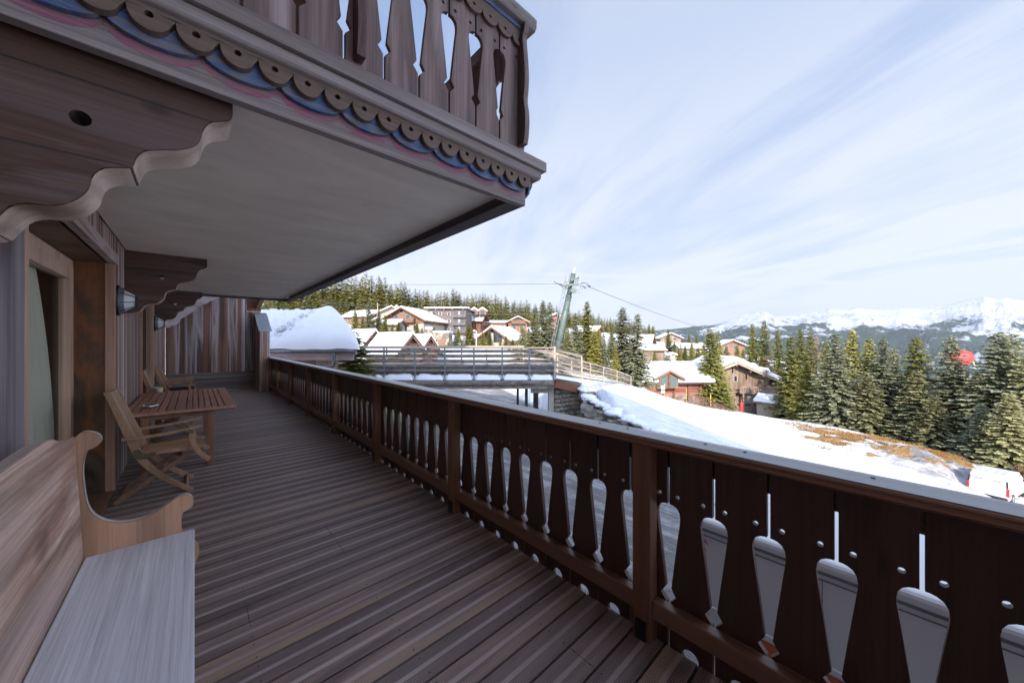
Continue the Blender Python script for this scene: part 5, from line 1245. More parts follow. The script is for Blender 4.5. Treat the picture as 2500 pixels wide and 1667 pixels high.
# ================================================================ HOUSES OF THE VILLAGE
def house_(name,label,cat,px,pyb,d,wid,dep,hw,hr,delta=0,wall='h_orange',roofm='h_dark',over=.7,snow=.5,feats=(),z=None,name_extra=None,nos=False,lowwall=None):
    """gable front faces -y locally; local x across, ridge along y"""
    wid*=.84;hw*=.9;hr*=.86;snow*=.7
    p=W(px,pyb,d); zb=G(p.x,p.y)-.4 if z is None else z
    zb=min(zb,p.z)
    o=empty(name,(p.x,p.y,zb),rz=-TH+delta,label=label,cat=cat); h0=p.z-zb
    w2=wid/2; zz=h0+hw; zr=h0+hw+hr
    MB().prism([(-w2,-1.5),(w2,-1.5),(w2,zz),(0,zr),(-w2,zz)],'y',0,dep).build('wall',M[wall],o)
    if lowwall: MB().box(-w2-.03,w2+.03,-.04,dep+.03,-1.5,h0+lowwall[1]).build('plinth',M[lowwall[0]],o)
    sl_=hr/w2; e=over; zl=zz-sl_*e; t_=.22
    ro=MB().prism([(-w2-e,zl),(0,zr),(w2+e,zl),(w2+e,zl+t_),(0,zr+t_),(-w2-e,zl+t_)],'y',-e,dep+e).build('roof',M[roofm],o)
    if snow: 
        a=w2+e-.05; s_=MB().prism([(-a,zl+t_+.02),(0,zr+t_+.03),(a,zl+t_+.02),(a-.1,zl+t_+snow),(0,zr+t_+snow*1.02),(-a+.1,zl+t_+snow)],'y',-e+.08,dep+e-.08); s_.build('snow',M['snow'],ro,bevel=min(.2,snow*.42),seg=3)
        bg_=MB().bar((-w2-e,-e-.03,zl+.12),(0,-e-.03,zr+.12),.26,.07,side=(0,0,1)).bar((w2+e,-e-.03,zl+.12),(0,-e-.03,zr+.12),.26,.07,side=(0,0,1)); bg_.build('bargeboard',M[roofm if roofm!='h_dark' else 'h_orange'],ro)
    for ft in feats:
        t=ft[0]
        if t=='win':   # x,z,w,h
            _,x,z_,a,b=ft[:5]; q=MB().box(x-a/2-.08,x+a/2+.08,-.06,.02,h0+z_-.08,h0+z_+b+.08).build('window',M['h_render'] if len(ft)<6 else M[ft[5]],o); MB().box(x-a/2,x+a/2,-.075,-.055,h0+z_,h0+z_+b).build('pane',M['glass_dark'],q)
        elif t=='bal': # x0,x1,z
            _,x0,x1,z_,mt=ft; q=MB().box(x0,x1,-1.2,0,h0+z_-.12,h0+z_).build('balcony',M[mt],o)
            rlg=MB().box(x0,x1,-1.22,-1.16,h0+z_+.9,h0+z_+1.0)
            x=x0
            while x<x1-.05: rlg.box(x,x+.13,-1.2,-1.17,h0+z_-.1,h0+z_+.92); x+=.19
            rlg.box(x0,x0+.05,-1.2,0,h0+z_+.1,h0+z_+.95).box(x1-.05,x1,-1.2,0,h0+z_+.1,h0+z_+.95); rlg.build('railing',M[mt],q)
        elif t=='door':
            _,x,z_,a,b,mt=ft; MB().box(x-a/2,x+a/2,-.08,.02,h0+z_,h0+z_+b).build('door',M[mt],o)
        elif t=='beams':
            q=MB()
            for x in (-w2-e*.4,-w2*.5,0,w2*.5,w2+e*.4):
                zt=zr-sl_*abs(x)-.12; q.box(x-.1,x+.1,-e+.05,0,zt-.2,zt)
            q.build('beam_end',M['h_dark'],ro)
        elif t=='sidewin':  # on +x side: y,z,w,h
            _,y_,z_,a,b=ft; q=MB().box(w2-.02,w2+.05,y_-a/2-.08,y_+a/2+.08,h0+z_-.08,h0+z_+b+.08).build('window',M['h_render'],o); MB().box(w2+.045,w2+.065,y_-a/2,y_+a/2,h0+z_,h0+z_+b).build('pane',M['glass_dark'],q)
        elif t=='chim':
            _,x,y_,a,hh=ft; zt=zr-sl_*abs(x); q=MB().box(x-a/2,x+a/2,y_-a/2,y_+a/2,zt-.3,zt+hh).build('chimney',M['stone'],ro)
            MB().prism([(x-a/2-.12,zt+hh+.3),(x,zt+hh+.62),(x+a/2+.12,zt+hh+.3),(x+a/2+.1,zt+hh+.5),(x,zt+hh+.85),(x-a/2-.1,zt+hh+.5)],'y',y_-a/2-.1,y_+a/2+.1).build('cap_snow',M['snow'],q,bevel=.08); MB().box(x-a/2+.1,x+a/2-.1,y_-a/2+.1,y_+a/2-.1,zt+hh,zt+hh+.35).build('vent',M['h_render'],q)
        elif t=='gable': # wall dormer gable on the -y... placed on roof slope facing: (x,y,zb,w,h,len)
            _,x,y0,z_,a,b,ln,mt=ft
            q=MB().prism([(x-a/2,h0+z_),(x+a/2,h0+z_),(x+a/2,h0+z_+b*.55),(x,h0+z_+b),(x-a/2,h0+z_+b*.55)],'y',y0,y0+ln).build('dormer',M[mt],o)
            s2=b*.45/(a/2); e2=.35
            MB().prism([(x-a/2-e2,h0+z_+b*.55-s2*e2),(x,h0+z_+b),(x+a/2+e2,h0+z_+b*.55-s2*e2),(x+a/2+e2,h0+z_+b*.55-s2*e2+.14),(x,h0+z_+b+.16),(x-a/2-e2,h0+z_+b*.55-s2*e2+.14)],'y',y0-e2,y0+ln).build('dormer_roof',M['h_orange'],q)
            MB().prism([(x-a/2-e2,h0+z_+b*.55-s2*e2+.15),(x,h0+z_+b+.18),(x+a/2+e2,h0+z_+b*.55-s2*e2+.15),(x+a/2+e2-.06,h0+z_+b*.55-s2*e2+.42),(x,h0+z_+b+.5),(x-a/2-e2+.06,h0+z_+b*.55-s2*e2+.42)],'y',y0-e2+.05,y0+ln).build('snow',M['snow'],q,bevel=.1)
            MB().box(x-a*.3,x-a*.04,y0-.05,y0,h0+z_+.15,h0+z_+b*.6).box(x+a*.04,x+a*.3,y0-.05,y0,h0+z_+.15,h0+z_+b*.6).build('window',M['glass_dark'],q)
    return o
H90=R_(90)
# big orange chalet group
house_('chalet_house','large orange chalet with broad snowy roof and balcony, left of the grey block','chalet',985,812,86,13.0,12,3.6,3.2,R_(-14),'h_orange','h_orange',1.3,.5,[('bal',-3.2,3.4,2.5,'h_orange'),('win',-2,3.2,1.1,1.2),('win',1.2,3.2,1.2,1.2),('win',-.4,4.9,1.0,.9),('win',-3.6,.5,1.2,1.3),('win',3.4,.5,1.2,1.3),('win',.2,.5,1.6,1.4),('chim',-2.2,4,1.0,1.2),('beams',)],lowwall=('h_render',2.1))
house_('chalet_house','small orange gabled house tucked behind the spruces left of the large orange chalet','chalet',922,808,80,5.6,8,1.6,1.6,R_(18),'h_orange','h_orange',.8,.4,[('win',0,.4,1.0,1.1),('beams',)])
house_('chalet_house','house with a plain snow roof high up left of the large orange chalet','chalet',921,786,100,8,9,1.6,1.8,R_(70),'h_brown','h_dark',.7,.5,[('win',0,.4,1.2,1.0)])
house_('chalet_house','low snow-roofed lean-to with columns in front of the large orange chalet','chalet',978,812,80,6.0,4,1.9,1.0,R_(85),'h_render','h_dark',.7,.4,[('win',0,.4,1.2,1.0),('sidewin',2,.6,1,1.2)])
house_('chalet_house','upper snow-roofed house with chimney behind the large orange chalet','chalet',955,795,96,9,9,3.5,2.2,R_(20),'h_render','h_dark',.8,.5,[('win',-1.5,1.5,1,1.1),('chim',1.5,3,.9,.9)])
# grey apartment block
pg=W(1088,813,96); ab=empty('apartment_block',(pg.x,pg.y,min(G(pg.x,pg.y)-.5,pg.z-.2)),rz=-TH+R_(-4),label='grey timber-clad apartment block of three storeys with stacked balconies and a flat snowy roof',cat='apartment block')
h0=pg.z-ab.location.z; S_=96/850
MB().box(-4.9,5.6,0,9,-1,h0+6.6).build('wall',M['h_grey'],ab)
ro=MB().box(-6.0,6.2,-.9,9.6,h0+6.6,h0+6.78).build('roof',M['h_dark'],ab); MB().box(-5.9,6.1,-.85,9.5,h0+6.79,h0+7.1).build('snow',M['snow'],ro,bevel=.12)
bm_=MB()
for x in (-4.9,-2.6,-.3,2.0,5.0): bm_.box(x-.1,x+.1,-.8,0,h0+6.35,h0+6.6)
bm_.build('beam_end',M['h_render'],ro)
for k in range(3):
    z_=h0+.1+2.1*k
    for (a,b) in ((-5.2,-2.7),(2.1,5.55)):
        q=MB().box(a,b,-.9,0,z_-.1,z_).build('balcony',M['h_grey'],ab); g_=MB().box(a,b,-.92,-.87,z_+.65,z_+.75); x=a
        while x<b: g_.box(x,x+.14,-.91,-.88,z_,z_+.68); x+=.2
        g_.build('railing',M['h_grey'],q)
        q=MB().box(a+.3,b-.3,-.03,.01,z_+.05,z_+1.65).build('window',M['glass_dark'],ab); MB().box((a+b)/2-.35,(a+b)/2+.25,-.06,-.03,z_+.05,z_+1.6).build('curtain',M['h_render'],q)
    for x in (-1.5,.9):
        q=MB().box(x-.5,x+.5,-.05,.01,z_+.6,z_+1.5).build('window',M['h_render'],ab); MB().box(x-.3,x+.3,-.07,-.05,z_+.65,z_+1.45).build('pane',M['glass_dark'],q)
# two-dormer chalet: ridge across the view
dd_=house_('chalet_house','dark red-brown chalet with two rounded dormers, right of the grey block','chalet',1180,812,110,8.4,9.0,4.2,2.4,R_(90-10),'h_dark','h_dark',1.0,.5,[('win',0,3.0,1.6,1.6),('bal',-3,3,2.3,'h_dark')])
# (dormers are set on the slope facing the viewer)
q=dd_; loc=W(1168,772,107)
for dxp in (1158,1178):
    c_=W(dxp,768,105.5); o=MB().prism([(-1.1,0),(1.1,0),(1.1,1.1),(0,1.8),(-1.1,1.1)],'y',0,3).build('dormer',M['h_orange'],dd_); Mi=dd_.matrix_basis.inverted()@(Matrix.Translation(c_)@Matrix.Rotation(-TH,4,'Z')); o.matrix_basis=Mi
    MB().prism([(-1.5,.95),(0,1.85),(1.5,.95),(1.45,1.35),(0,2.3),(-1.45,1.35)],'y',-.4,3).build('snow',M['snow'],o,bevel=.1); MB().box(-.6,.6,-.05,0,.1,1.1).build('window',M['glass_dark'],o)
# glass-gabled chalet
house_('chalet_house','low chalet with a glazed gable and wide snowy roof, right of the lamp post','chalet',1205,842,76,8.2,9,1.6,2.6,R_(-22),'h_render','h_orange',1.3,.55,[('win',-1.5,.6,1.5,1.9,'h_orange'),('win',1.0,.6,1.9,2.1,'h_orange'),('win',0,2.7,1.2,.7,'h_orange'),('door',-3.2,0,.9,2.0,'h_dark'),('beams',)],lowwall=None)
house_('chalet_house','reddish chalet with a small carved gable and balcony, high on the right of the village','chalet',1264,806,112,7.2,8,3.0,1.7,R_(6),'h_orange','h_orange',1.0,.35,[('bal',-2.2,2.4,2.1,'h_orange'),('win',-1.2,.3,1.1,1.2),('win',1.2,.3,1.1,1.2),('win',0,2.6,1.6,1.0),('beams',)])
house_('chalet_house','low brown annex with a snow roof left of the small carved gable','chalet',1238,803,116,7,8,2.0,.6,R_(90),'h_brown','h_dark',.6,.45,[])
# stone arch building with turret
pa=W(1072,850,70); sa=empty('stone_gatehouse',(pa.x,pa.y,G(pa.x,pa.y)-.6),rz=-TH,label='small stone building with an arched orange door and a round snow-capped turret',cat='stone building'); h0=pa.z-sa.location.z
MB().box(-1.9,2.0,0,4,-1,h0+3.1).build('wall',M['stone'],sa); MB().box(-2.0,2.1,-.1,4.1,h0+3.1,h0+3.5).build('snow',M['snow'],sa,bevel=.15)
tu=MB().ring([(-2.0,-.1,-1),(-2.0,-.1,h0+3.9)],.75,16).build('turret',M['stone'],sa); MB().lathe([(.82,h0+3.9),(.8,h0+4.1),(.5,h0+4.3),(0,h0+4.38)],16,M=Matrix.Translation((-2.0,-.1,0))).build('snow',M['snow'],tu)
ar=[(-.75,h0),(.75,h0),(.75,h0+1.5)]+[(.75*math.cos(a),h0+1.5+.45*math.sin(a)) for a in np.linspace(0,math.pi,9)][1:-1]+[(-.75,h0+1.5)]
MB().prism([(a+.55,b) for a,b in ar],'y',-.06,.0).build('door',M['h_orange'],sa); MB().box(-.9,-.4,-.05,0,h0+1.1,h0+1.7).build('window',M['glass_dark'],sa)
# two snowy gables just behind the bridge
def gable_roof(px0,pxa,pya,d,hw_,hr,dep,label,wall,delta,z=None):
    p=W(pxa,pya,d); zb=G(p.x,p.y)-.5; o=empty('gabled_house',(p.x,p.y,zb),rz=-TH+delta,label=label,cat='gabled house'); zr=p.z-zb-.55; w2=hw_; zz=zr-hr; e=.55
    MB().prism([(-w2,-1),(w2,-1),(w2,zz),(0,zr),(-w2,zz)],'y',0,dep).build('wall',M[wall],o)
    sl_=hr/w2; zl=zz-sl_*e
    ro=MB().prism([(-w2-e,zl),(0,zr),(w2+e,zl),(w2+e,zl+.16),(0,zr+.18),(-w2-e,zl+.16)],'y',-.75,dep+.5).build('roof',M['h_dark'],o)
    MB().prism([(-w2-e+.02,zl+.17),(0,zr+.2),(w2+e-.02,zl+.17),(w2+e-.1,zl+.5),(0,zr+.56),(-w2-e+.1,zl+.5)],'y',-.7,dep+.45).build('snow',M['snow'],ro,bevel=.12,seg=3)
    MB().bar((-w2,-.6,zz+.02),(0,-.6,zr-.05),.2,.08,side=(0,0,1)).bar((w2,-.6,zz+.02),(0,-.6,zr-.05),.2,.08,side=(0,0,1)).build('bargeboard',M['bridge'],ro)
    MB().box(-w2*.6,w2*.6,-.62,-.5,zr-hr*.55,zr-hr*.48).build('tie_beam',M['h_dark'],ro)
    MB().box(-.35,.25,-.03,.01,zz-.4,zz+.6).build('window',M['glass_dark'],o)
    return o
gable_roof(905,1001,808,40,1.75,1.9,6.5,'house with a dull brown gable and long white roof just behind the footbridge','h_brown',R_(50))
gable_roof(1005,1046,813,46,1.35,1.75,5.0,'small house with a red gable right of the brown one, just behind the footbridge','h_red',R_(46))
gable_roof(870,911,801,46,1.4,1.5,5.0,'snow roof end peeping out between the annex and the brown-gabled house','h_brown',R_(52))
# street lamp, small poles and dishes
p=W(1163,850,55); sl_o=empty('street_lamp',(p.x,p.y,G(p.x,p.y)),label='slim white street lamp left of the glazed-gable chalet',cat='street lamp')
hh=zpy(808,55)-sl_o.location.z; MB().ring([(0,0,0),(0,0,hh)],.08,8).build('pole',M['white_paint'],sl_o); MB().ring([(-.35,0,hh),(0,0,hh+.05)],.05,6).ring([(.35,0,hh-.6),(0,0,hh-.6)],.04,6).build('arm',M['white_paint'],sl_o); 
MB().lathe([(0,-.15),(.16,-.1),(.2,.05),(.08,.2),(0,.22)],12,M=Matrix.Translation((-.4,0,hh))).build('lamp_head',M['white_paint'],sl_o); MB().lathe([(0,-.15),(.13,-.1),(.16,.05),(.06,.16),(0,.18)],12,M=Matrix.Translation((.4,0,hh-.72))).build('lamp_head',M['white_paint'],sl_o)
p=W(922,780,88); o=empty('utility_pole',(p.x,p.y,G(p.x,p.y)),label='slender pale utility pole above the snowy roofs at the left of the village',cat='pole'); MB().ring([(0,0,0),(0,0,zpy(740,88)-o.location.z)],.12,8).build('pole',M['bridge_pale'],o); hh=zpy(740,88)-o.location.z; MB().box(-.5,.5,-.06,.06,hh-.35,hh-.25).build('crossarm',M['bridge_pale'],o)
p=W(1077,760,90); o=empty('antenna',(p.x,p.y,zpy(757,90)),label='thin antenna mast standing on the roof of the grey block',cat='antenna'); MB().ring([(0,0,0),(0,0,2.3)],.03,5).build('mast',M['galv'],o); MB().ring([(-.4,0,1.9),(.4,0,1.9)],.02,5).build('crossbar',M['galv'],o)
p=W(1143,752,100); o=empty('satellite_dish',(p.x,p.y,p.z),rz=-TH,label='white satellite dish on the roof between the grey block and the two-dormer chalet',cat='satellite dish'); MB().lathe([(0,.12),(.3,.08),(.45,-.02),(.3,.05),(0,.09)],16,M=Matrix.Rotation(R_(70),4,'X')).build('dish',M['white_paint'],o); MB().ring([(0,.1,0),(0,.2,-1.1)],.04,6).build('stem',M['galv'],o)
# ---------------------------------------------------------------- log cabin with dormer
pc=W(1636,972,56); lc=empty('log_cabin',(pc.x,pc.y,pc.z-.8),rz=-TH+R_(3),label='red-stained log cabin with a glazed dormer breaking through its thick snow roof',cat='log cabin'); h0=.8
MB().box(-4.9,6.0,0,8,-1.5,h0+2.6).build('wall',M['h_red'],lc); MB().box(-5.0,6.1,-.05,8,-1.6,h0+.35).build('plinth',M['stone'],lc)
lg=MB()
for k in range(8):
    lg.ring([(-4.95,-.02,h0+.5+.27*k),(6.05,-.02,h0+.5+.27*k)],.14,10)
lg.build('log_courses',M['h_red'],lc)
for x in (-3.6,-1.3,.5,2.9,4.9):
    q=MB().box(x-.14,x+.14,-.35,-.1,h0-.3,h0+2.35).build('post',M['redbeam'],lc); 
    MB().bar((x,-.2,h0+1.9),(x,-.9,h0+2.55),.16,.16,side=(1,0,0)).build('brace',M['redbeam'],q)
ro=MB().prism([(-1.2,h0+2.45),(4.0,h0+5.1),(9.2,h0+2.45),(9.2,h0+2.62),(4.0,h0+5.3),(-1.2,h0+2.62)],'x',-5.5,6.8).build('roof',M['h_dark'],lc)
sm=MB().prism([(-1.22,h0+2.64),(4.0,h0+5.32),(9.1,h0+2.64),(9.0,h0+3.1),(4.0,h0+5.75),(-1.1,h0+3.3),(-1.28,h0+3.05)],'x',-5.45,6.75); sm.build('snow',M['snow'],ro,bevel=.18,seg=4)
MB().ring([(-5.5,-1.28,h0+2.5),(6.8,-1.28,h0+2.5)],.09,8).build('gutter',M['gutter'],ro)
xd=-.95
dm=MB().prism([(xd-1.5,h0+1.8),(xd+1.5,h0+1.8),(xd+1.5,h0+3.45),(xd,h0+4.2),(xd-1.5,h0+3.45)],'y',-1.45,3).build('dormer',M['h_orange'],lc)
for s_ in (-1,1):
    MB().prism([(xd+s_*.22,h0+2.0),(xd+s_*1.22,h0+2.0),(xd+s_*1.22,h0+3.4),(xd+s_*.22,h0+3.88)],'y',-1.5,-1.46).build('window',M['bluegrey_paint'],dm)
MB().box(xd-.16,xd+.16,-1.62,-1.45,h0+1.8,h0+4.0).build('mullion_post',M['redbeam'],dm)
dr_=MB().prism([(xd-2.5,h0+3.0),(xd,h0+4.35),(xd+2.5,h0+3.0),(xd+2.5,h0+3.28),(xd,h0+4.65),(xd-2.5,h0+3.28)],'y',-1.95,3.4).build('dormer_roof',M['h_orange'],dm)
MB().prism([(xd-2.55,h0+3.30),(xd,h0+4.67),(xd+2.55,h0+3.30),(xd+2.5,h0+3.75),(xd,h0+5.15),(xd-2.5,h0+3.75)],'y',-1.98,3.5).build('snow',M['snow'],dr_,bevel=.2,seg=4)
q=MB().box(1.9,2.9,3.6,4.6,h0+4.6,h0+6.2).build('chimney',M['stone'],ro); MB().box(1.75,3.05,3.45,4.75,h0+6.2,h0+6.35).box(2.0,2.8,3.7,4.5,h0+6.35,h0+6.7).build('vent',M['h_render'],q); MB().prism([(1.6,h0+6.72),(2.4,h0+6.95),(3.2,h0+6.72),(3.1,h0+7.0),(2.4,h0+7.3),(1.7,h0+7.0)],'y',3.4,4.8).build('cap_snow',M['snow'],q,bevel=.1)
# ---------------------------------------------------------------- weathered brown chalet
pb=W(1845,1006,62); bc=empty('chalet_house',(pb.x,pb.y,pb.z-1),rz=-TH+R_(-6),label='weathered brown chalet with two long carved balconies and a drooping snow roof, behind the piste',cat='chalet'); h0=1
apx=-3.9
gab=[(-7,-1.5),(3.9,-1.5),(3.9,h0+5.0),(apx,h0+8.6),(-7,h0+7.3)]
MB().prism(gab,'y',0,9).build('wall',M['h_brown'],bc); MB().box(-7.05,3.95,-.06,9,-1.6,h0+1.5).build('plinth',M['stone'],bc)
MB().box(1.6,3.98,-.08,2,h0+1.5,h0+4.9).build('stone_corner',M['stone'],bc)
ro=MB().prism([(-8,h0+7.0),(apx,h0+8.75),(6.4,h0+4.0),(6.4,h0+4.3),(apx,h0+9.1),(-8,h0+7.3)],'y',-1.7,10).build('roof',M['h_brown'],bc)
MB().prism([(-8,h0+7.32),(apx,h0+9.12),(6.4,h0+4.32),(6.35,h0+4.85),(2,h0+7.1),(apx,h0+9.95),(-5,h0+9.7),(-8,h0+8.0)],'y',-1.65,9.9).build('snow',M['snow'],ro,bevel=.25,seg=4)
MB().prism([(-.2,h0+7.6),(4.6,h0+5.6),(4.6,h0+7.2),(4.3,h0+7.6),(-.2,h0+8.2)],'y',3.5,8).build('roof_snow_bank',M['snow'],ro,bevel=.3,seg=4)
MB().bar((apx,-1.75,h0+8.8),(6.5,-1.75,h0+4.05),.38,.1,side=(0,0,1)).bar((apx,-1.75,h0+8.8),(-8,-1.75,h0+7.1),.38,.1,side=(0,0,1)).build('bargeboard',M['bridge_pale'],ro)
for x in (apx,-1.6,.6,2.8):
    zt=h0+8.6-(x-apx)*.456; MB().box(x-.12,x+.12,-1.5,0,zt-.35,zt-.05).box(x-.1,x+.1,-.5,0,zt-1.5,zt-.35).build('bracket',M['h_brown'],ro)
for (x0,x1,z_) in ((-3.4,3.9,3.6),(-6.5,5.0,.1)):
    q=MB().box(x0,x1,-1.4,0,h0+z_-.15,h0+z_).build('balcony',M['h_brown'],bc); g_=MB().box(x0,x1,-1.46,-1.38,h0+z_+1.0,h0+z_+1.12).box(x0,x1,-1.44,-1.4,h0+z_+.05,h0+z_+.14); x=x0
    while x<x1-.1:
        s2=.36; g_.prism([(x,h0+z_-.05),(x+s2-.02,h0+z_-.05),(x+s2-.02,h0+z_+.4),(x+s2-.11,h0+z_+.75),(x+s2-.02,h0+z_+.9),(x+s2-.02,h0+z_+1.02),(x,h0+z_+1.02),(x,h0+z_+.9),(x+.09,h0+z_+.75),(x,h0+z_+.4)],'y',-1.43,-1.4); x+=s2
    g_.build('railing',M['h_brown'],q)
MB().box(-1.8,2.2,-.05,.01,h0+1.6,h0+3.2).build('shutter_panel',M['h_render'],bc)
for x,z_ in ((-3.4,5.4),(1.0,4.8),(-5.2,1.5)):
    q=MB().box(x-.35,x+.35,-.05,.01,h0+z_,h0+z_+1.1).build('window',M['h_render'],bc); MB().box(x-.22,x+.22,-.07,-.05,h0+z_+.1,h0+z_+1.0).build('pane',M['glass_dark'],q)
ps=MB()
for x in (-2.7,-.1,3.4): ps.box(x-.15,x+.15,-1.3,-1.0,-1.5,h0+3.5)
ps.build('balcony_post',M['h_brown'],bc)
q=MB().ring([(.2,5,h0+6.8),(.2,5,h0+8.6)],.22,10).build('chimney',M['galv'],ro); MB().lathe([(0,-.2),(.6,-.1),(.62,.25),(.4,.5),(0,.6)],14,M=Matrix.Translation((.2,5,h0+8.7))).build('cap_snow',M['snow'],q)
q=MB().box(1.4,2.6,4.5,5.3,h0+6.4,h0+8.0).build('chimney',M['stone'],ro); MB().lathe([(0,-.1),(.8,-.05),(.8,.15),(.5,.4),(0,.5)],14,M=Matrix.Translation((2.0,4.9,h0+8.0))).build('cap_snow',M['snow'],q)
# shed and far hamlet
house_('wooden_shed','small plain wooden shed with a rounded snow roof under the dark spruce','shed',1938,1018,56,4.6,4.5,2.3,.9,R_(35),'bridge_pale','h_brown',.5,.45,[('door',0,0,1.2,1.9,'h_brown')])
house_('chalet_house','far chalet with a double-pitched brown gable on the skyline right of the forest','chalet',1637,834,180,12,9,2.2,2.6,R_(-8),'h_brown','h_brown',1.4,.5,[('win',-2,.8,1.4,1.2),('win',2,.8,1.4,1.2)])
house_('chalet_house','far snowy roof with an orange gable end, left of the hamlet behind the cabin','chalet',1590,852,118,9,9,2.4,2.6,R_(60),'h_orange','h_dark',1.0,.55,[('win',-1,.8,1.2,1.2),('win',1.6,.8,1.2,1.2)])
house_('chalet_house','far orange chalet with one long snowy roof edge, right of the big spruce','chalet',1788,856,135,10,9,2.2,2.2,R_(-14),'h_orange','h_orange',1.2,.5,[('win',-2,.6,1.3,1.3),('win',1,.6,1.3,1.3),('beams',)])
house_('chalet_house','far snow roof with fence posts just above the cabin ridge at left','chalet',1608,866,95,9,6,1.4,1.2,R_(88),'h_brown','h_dark',.7,.5,[('win',0,.4,1,.9)])
house_('chalet_house','low far snow-covered house half hidden above the cabin chimney','chalet',1712,862,120,12,8,1.8,1.4,R_(80),'h_render','h_dark',.8,.6,[('win',0,.4,1,.9)])
house_('chalet_house','white roof left of the hamlet, just right of the pale blue spruce','chalet',1462,822,120,8,8,2.0,1.8,R_(60),'h_orange','h_dark',.8,.5,[('win',0,.4,1,.9)])
house_('chalet_house','small reddish gable half hidden behind the pylon foot','chalet',1357,800,110,6,7,3.0,1.8,R_(10),'h_red','h_dark',.8,.4,[('win',0,.8,1,1.1)])
# ================================================================ LIFT PYLON
pb_=W(1362,852,46); pt_=W(1400,668,46); py_=empty('lift_pylon',tuple(pb_),label='leaning grey-green ski lift pylon with ladder, crossarm and spoked wheel',cat='lift pylon')
ax=(pt_-pb_).normalized(); 
def pyl(mb,name,mat,par=None,**k):
    o=mb.build(name,mat,par or py_,**k)
    if par is None: o.location=-pb_
    return o
pyl(MB().ring([pb_-ax*5,pb_+ax*4,pb_+ax*7.1],[.48,.44,.38],20),'mast',M['pylon']); pyl(MB().ring([pb_+ax*7.1,pt_],[.34,.31],20),'mast_head',M['pylon'])
pyl(MB().ring([pb_+ax*7.0,pb_+ax*7.15],.44,20).ring([pb_+ax*5.2,pb_+ax*5.3],.43,20),'flange',M['pylon'])
pyl(MB().ring([pt_,pt_+Vector((0,0,.8))+Rv*.2],[.14,.03],8),'ice_cap',M['snow'])
ld_=MB(); o1=-Rv*.85; 
for s_ in (-.16,.16): ld_.ring([pb_-ax*3+o1+Rv*s_-Fv*.1,pb_+ax*9.2+o1*.95+Rv*s_-Fv*.1],.035,5)
k=-2.8
while k<9.1: ld_.ring([pb_+ax*k+o1-Rv*.16-Fv*.1,pb_+ax*k+o1+Rv*.16-Fv*.1],.022,4); k+=.32
for k in (1,4.2,6.9,9): ld_.ring([pb_+ax*k+o1,pb_+ax*k],.035,5)
ld_.ring([pb_+ax*9+o1*1.1,pb_+ax*10.3+o1,pb_+ax*10.35+o1*.6,pb_+ax*9+o1*.5],.03,5)
pyl(ld_,'ladder',M['galv'])
hc=W(1393,697,45.4)
def pp_(px,py,d=45.2): return W(px,py,d)
ca=MB().bar(pp_(1371,697),pp_(1412,694),.22,.24,side=(0,0,1)).bar(pp_(1364,693.5),pp_(1392,699),.12,.1,side=(0,0,1)).bar(pp_(1371,699),pp_(1388,699),.16,.16,side=(0,0,1))
pyl(ca,'crossarm',M['pylon'])
g_=MB().bar(pp_(1393,686),pp_(1413,677),.14,.5,side=(0,0,1)).ring([pp_(1412,678),pp_(1409,693)],.05,6).ring([pp_(1407,681),pp_(1405,693)],.04,6)
pyl(g_,'work_platform',M['pylon'])
pyl(MB().ring([pp_(1351,687),pp_(1360,692),pp_(1372,697)],[.03,.05,.09],6).ring([pp_(1416,695),pp_(1421,691),pp_(1428,691)],.05,6).ring([pp_(1428,691),pp_(1431,691),pp_(1437,697)],.035,6).ring([pp_(1417,698),pp_(1424,699),pp_(1430,704)],.06,6).ring([pp_(1376,698),pp_(1386,706)],.05,6),'cable_guide',M['darkcol'])
bmm=MB().lathe([(0,-.14),(.14,-.07),(.15,.05),(0,.14)],10,M=Matrix.Translation(pp_(1439,699))); pyl(bmm,'counterweight',M['darkcol'])
wc=pp_(1409,703.5); wr=.62
whl=MB().ring([wc+Rv*math.cos(a)*wr+Vector((0,0,1))*math.sin(a)*wr for a in np.linspace(0,2*math.pi,25)[:-1]],.075,8,closed=True)
for a in np.linspace(0,2*math.pi,11)[:-1]: whl.ring([wc,wc+Rv*math.cos(a)*wr+Vector((0,0,1))*math.sin(a)*wr],.035,5)
whl.ring([wc-Fv*.12,wc+Fv*.12],.14,10); pyl(whl,'cable_wheel',M['galv'])
pyl(MB().bar(pp_(1396,702),pp_(1405,712),.3,.25,side=(0,0,1)).bar(pp_(1393,708),pp_(1402,715),.3,.2,side=(0,0,1)),'bracket',M['pylon'])
pyl(MB().ring([W(1362,830,45.9),W(1370,849,45.9)],.3,8),'bracing_foot',M['pylon'])
def cable(pts,label,r=.03,name='cable'): 
    o=MB().ring(pts,r,5).build(name,M['cable']); tag(o,label,'cable'); return o
def sag(a,b,s_,n=16): return [a.lerp(b,i/n)-Vector((0,0,s_*4*(i/n)*(1-i/n))) for i in range(n+1)]
cable(sag(W(620,690,110),pp_(1372,693),.3),'upper haul cable running left from the pylon above the forest',.035)
cable(sag(pp_(1430,697),W(1810,815,140),1.6),'haul cable dropping to the right of the pylon towards the valley',.035)
cable(sag(W(780,735,60),W(922,742,88),.4)+sag(W(922,742,88),W(1330,765,95),1.2)[1:],'pale lower cable passing over the village roofs',.045)
cable(sag(W(780,741,60),W(922,745,88),.3)+sag(W(922,745,88),W(1330,758,110),.6)[1:],'second thinner cable just under the pale one above the village',.03)
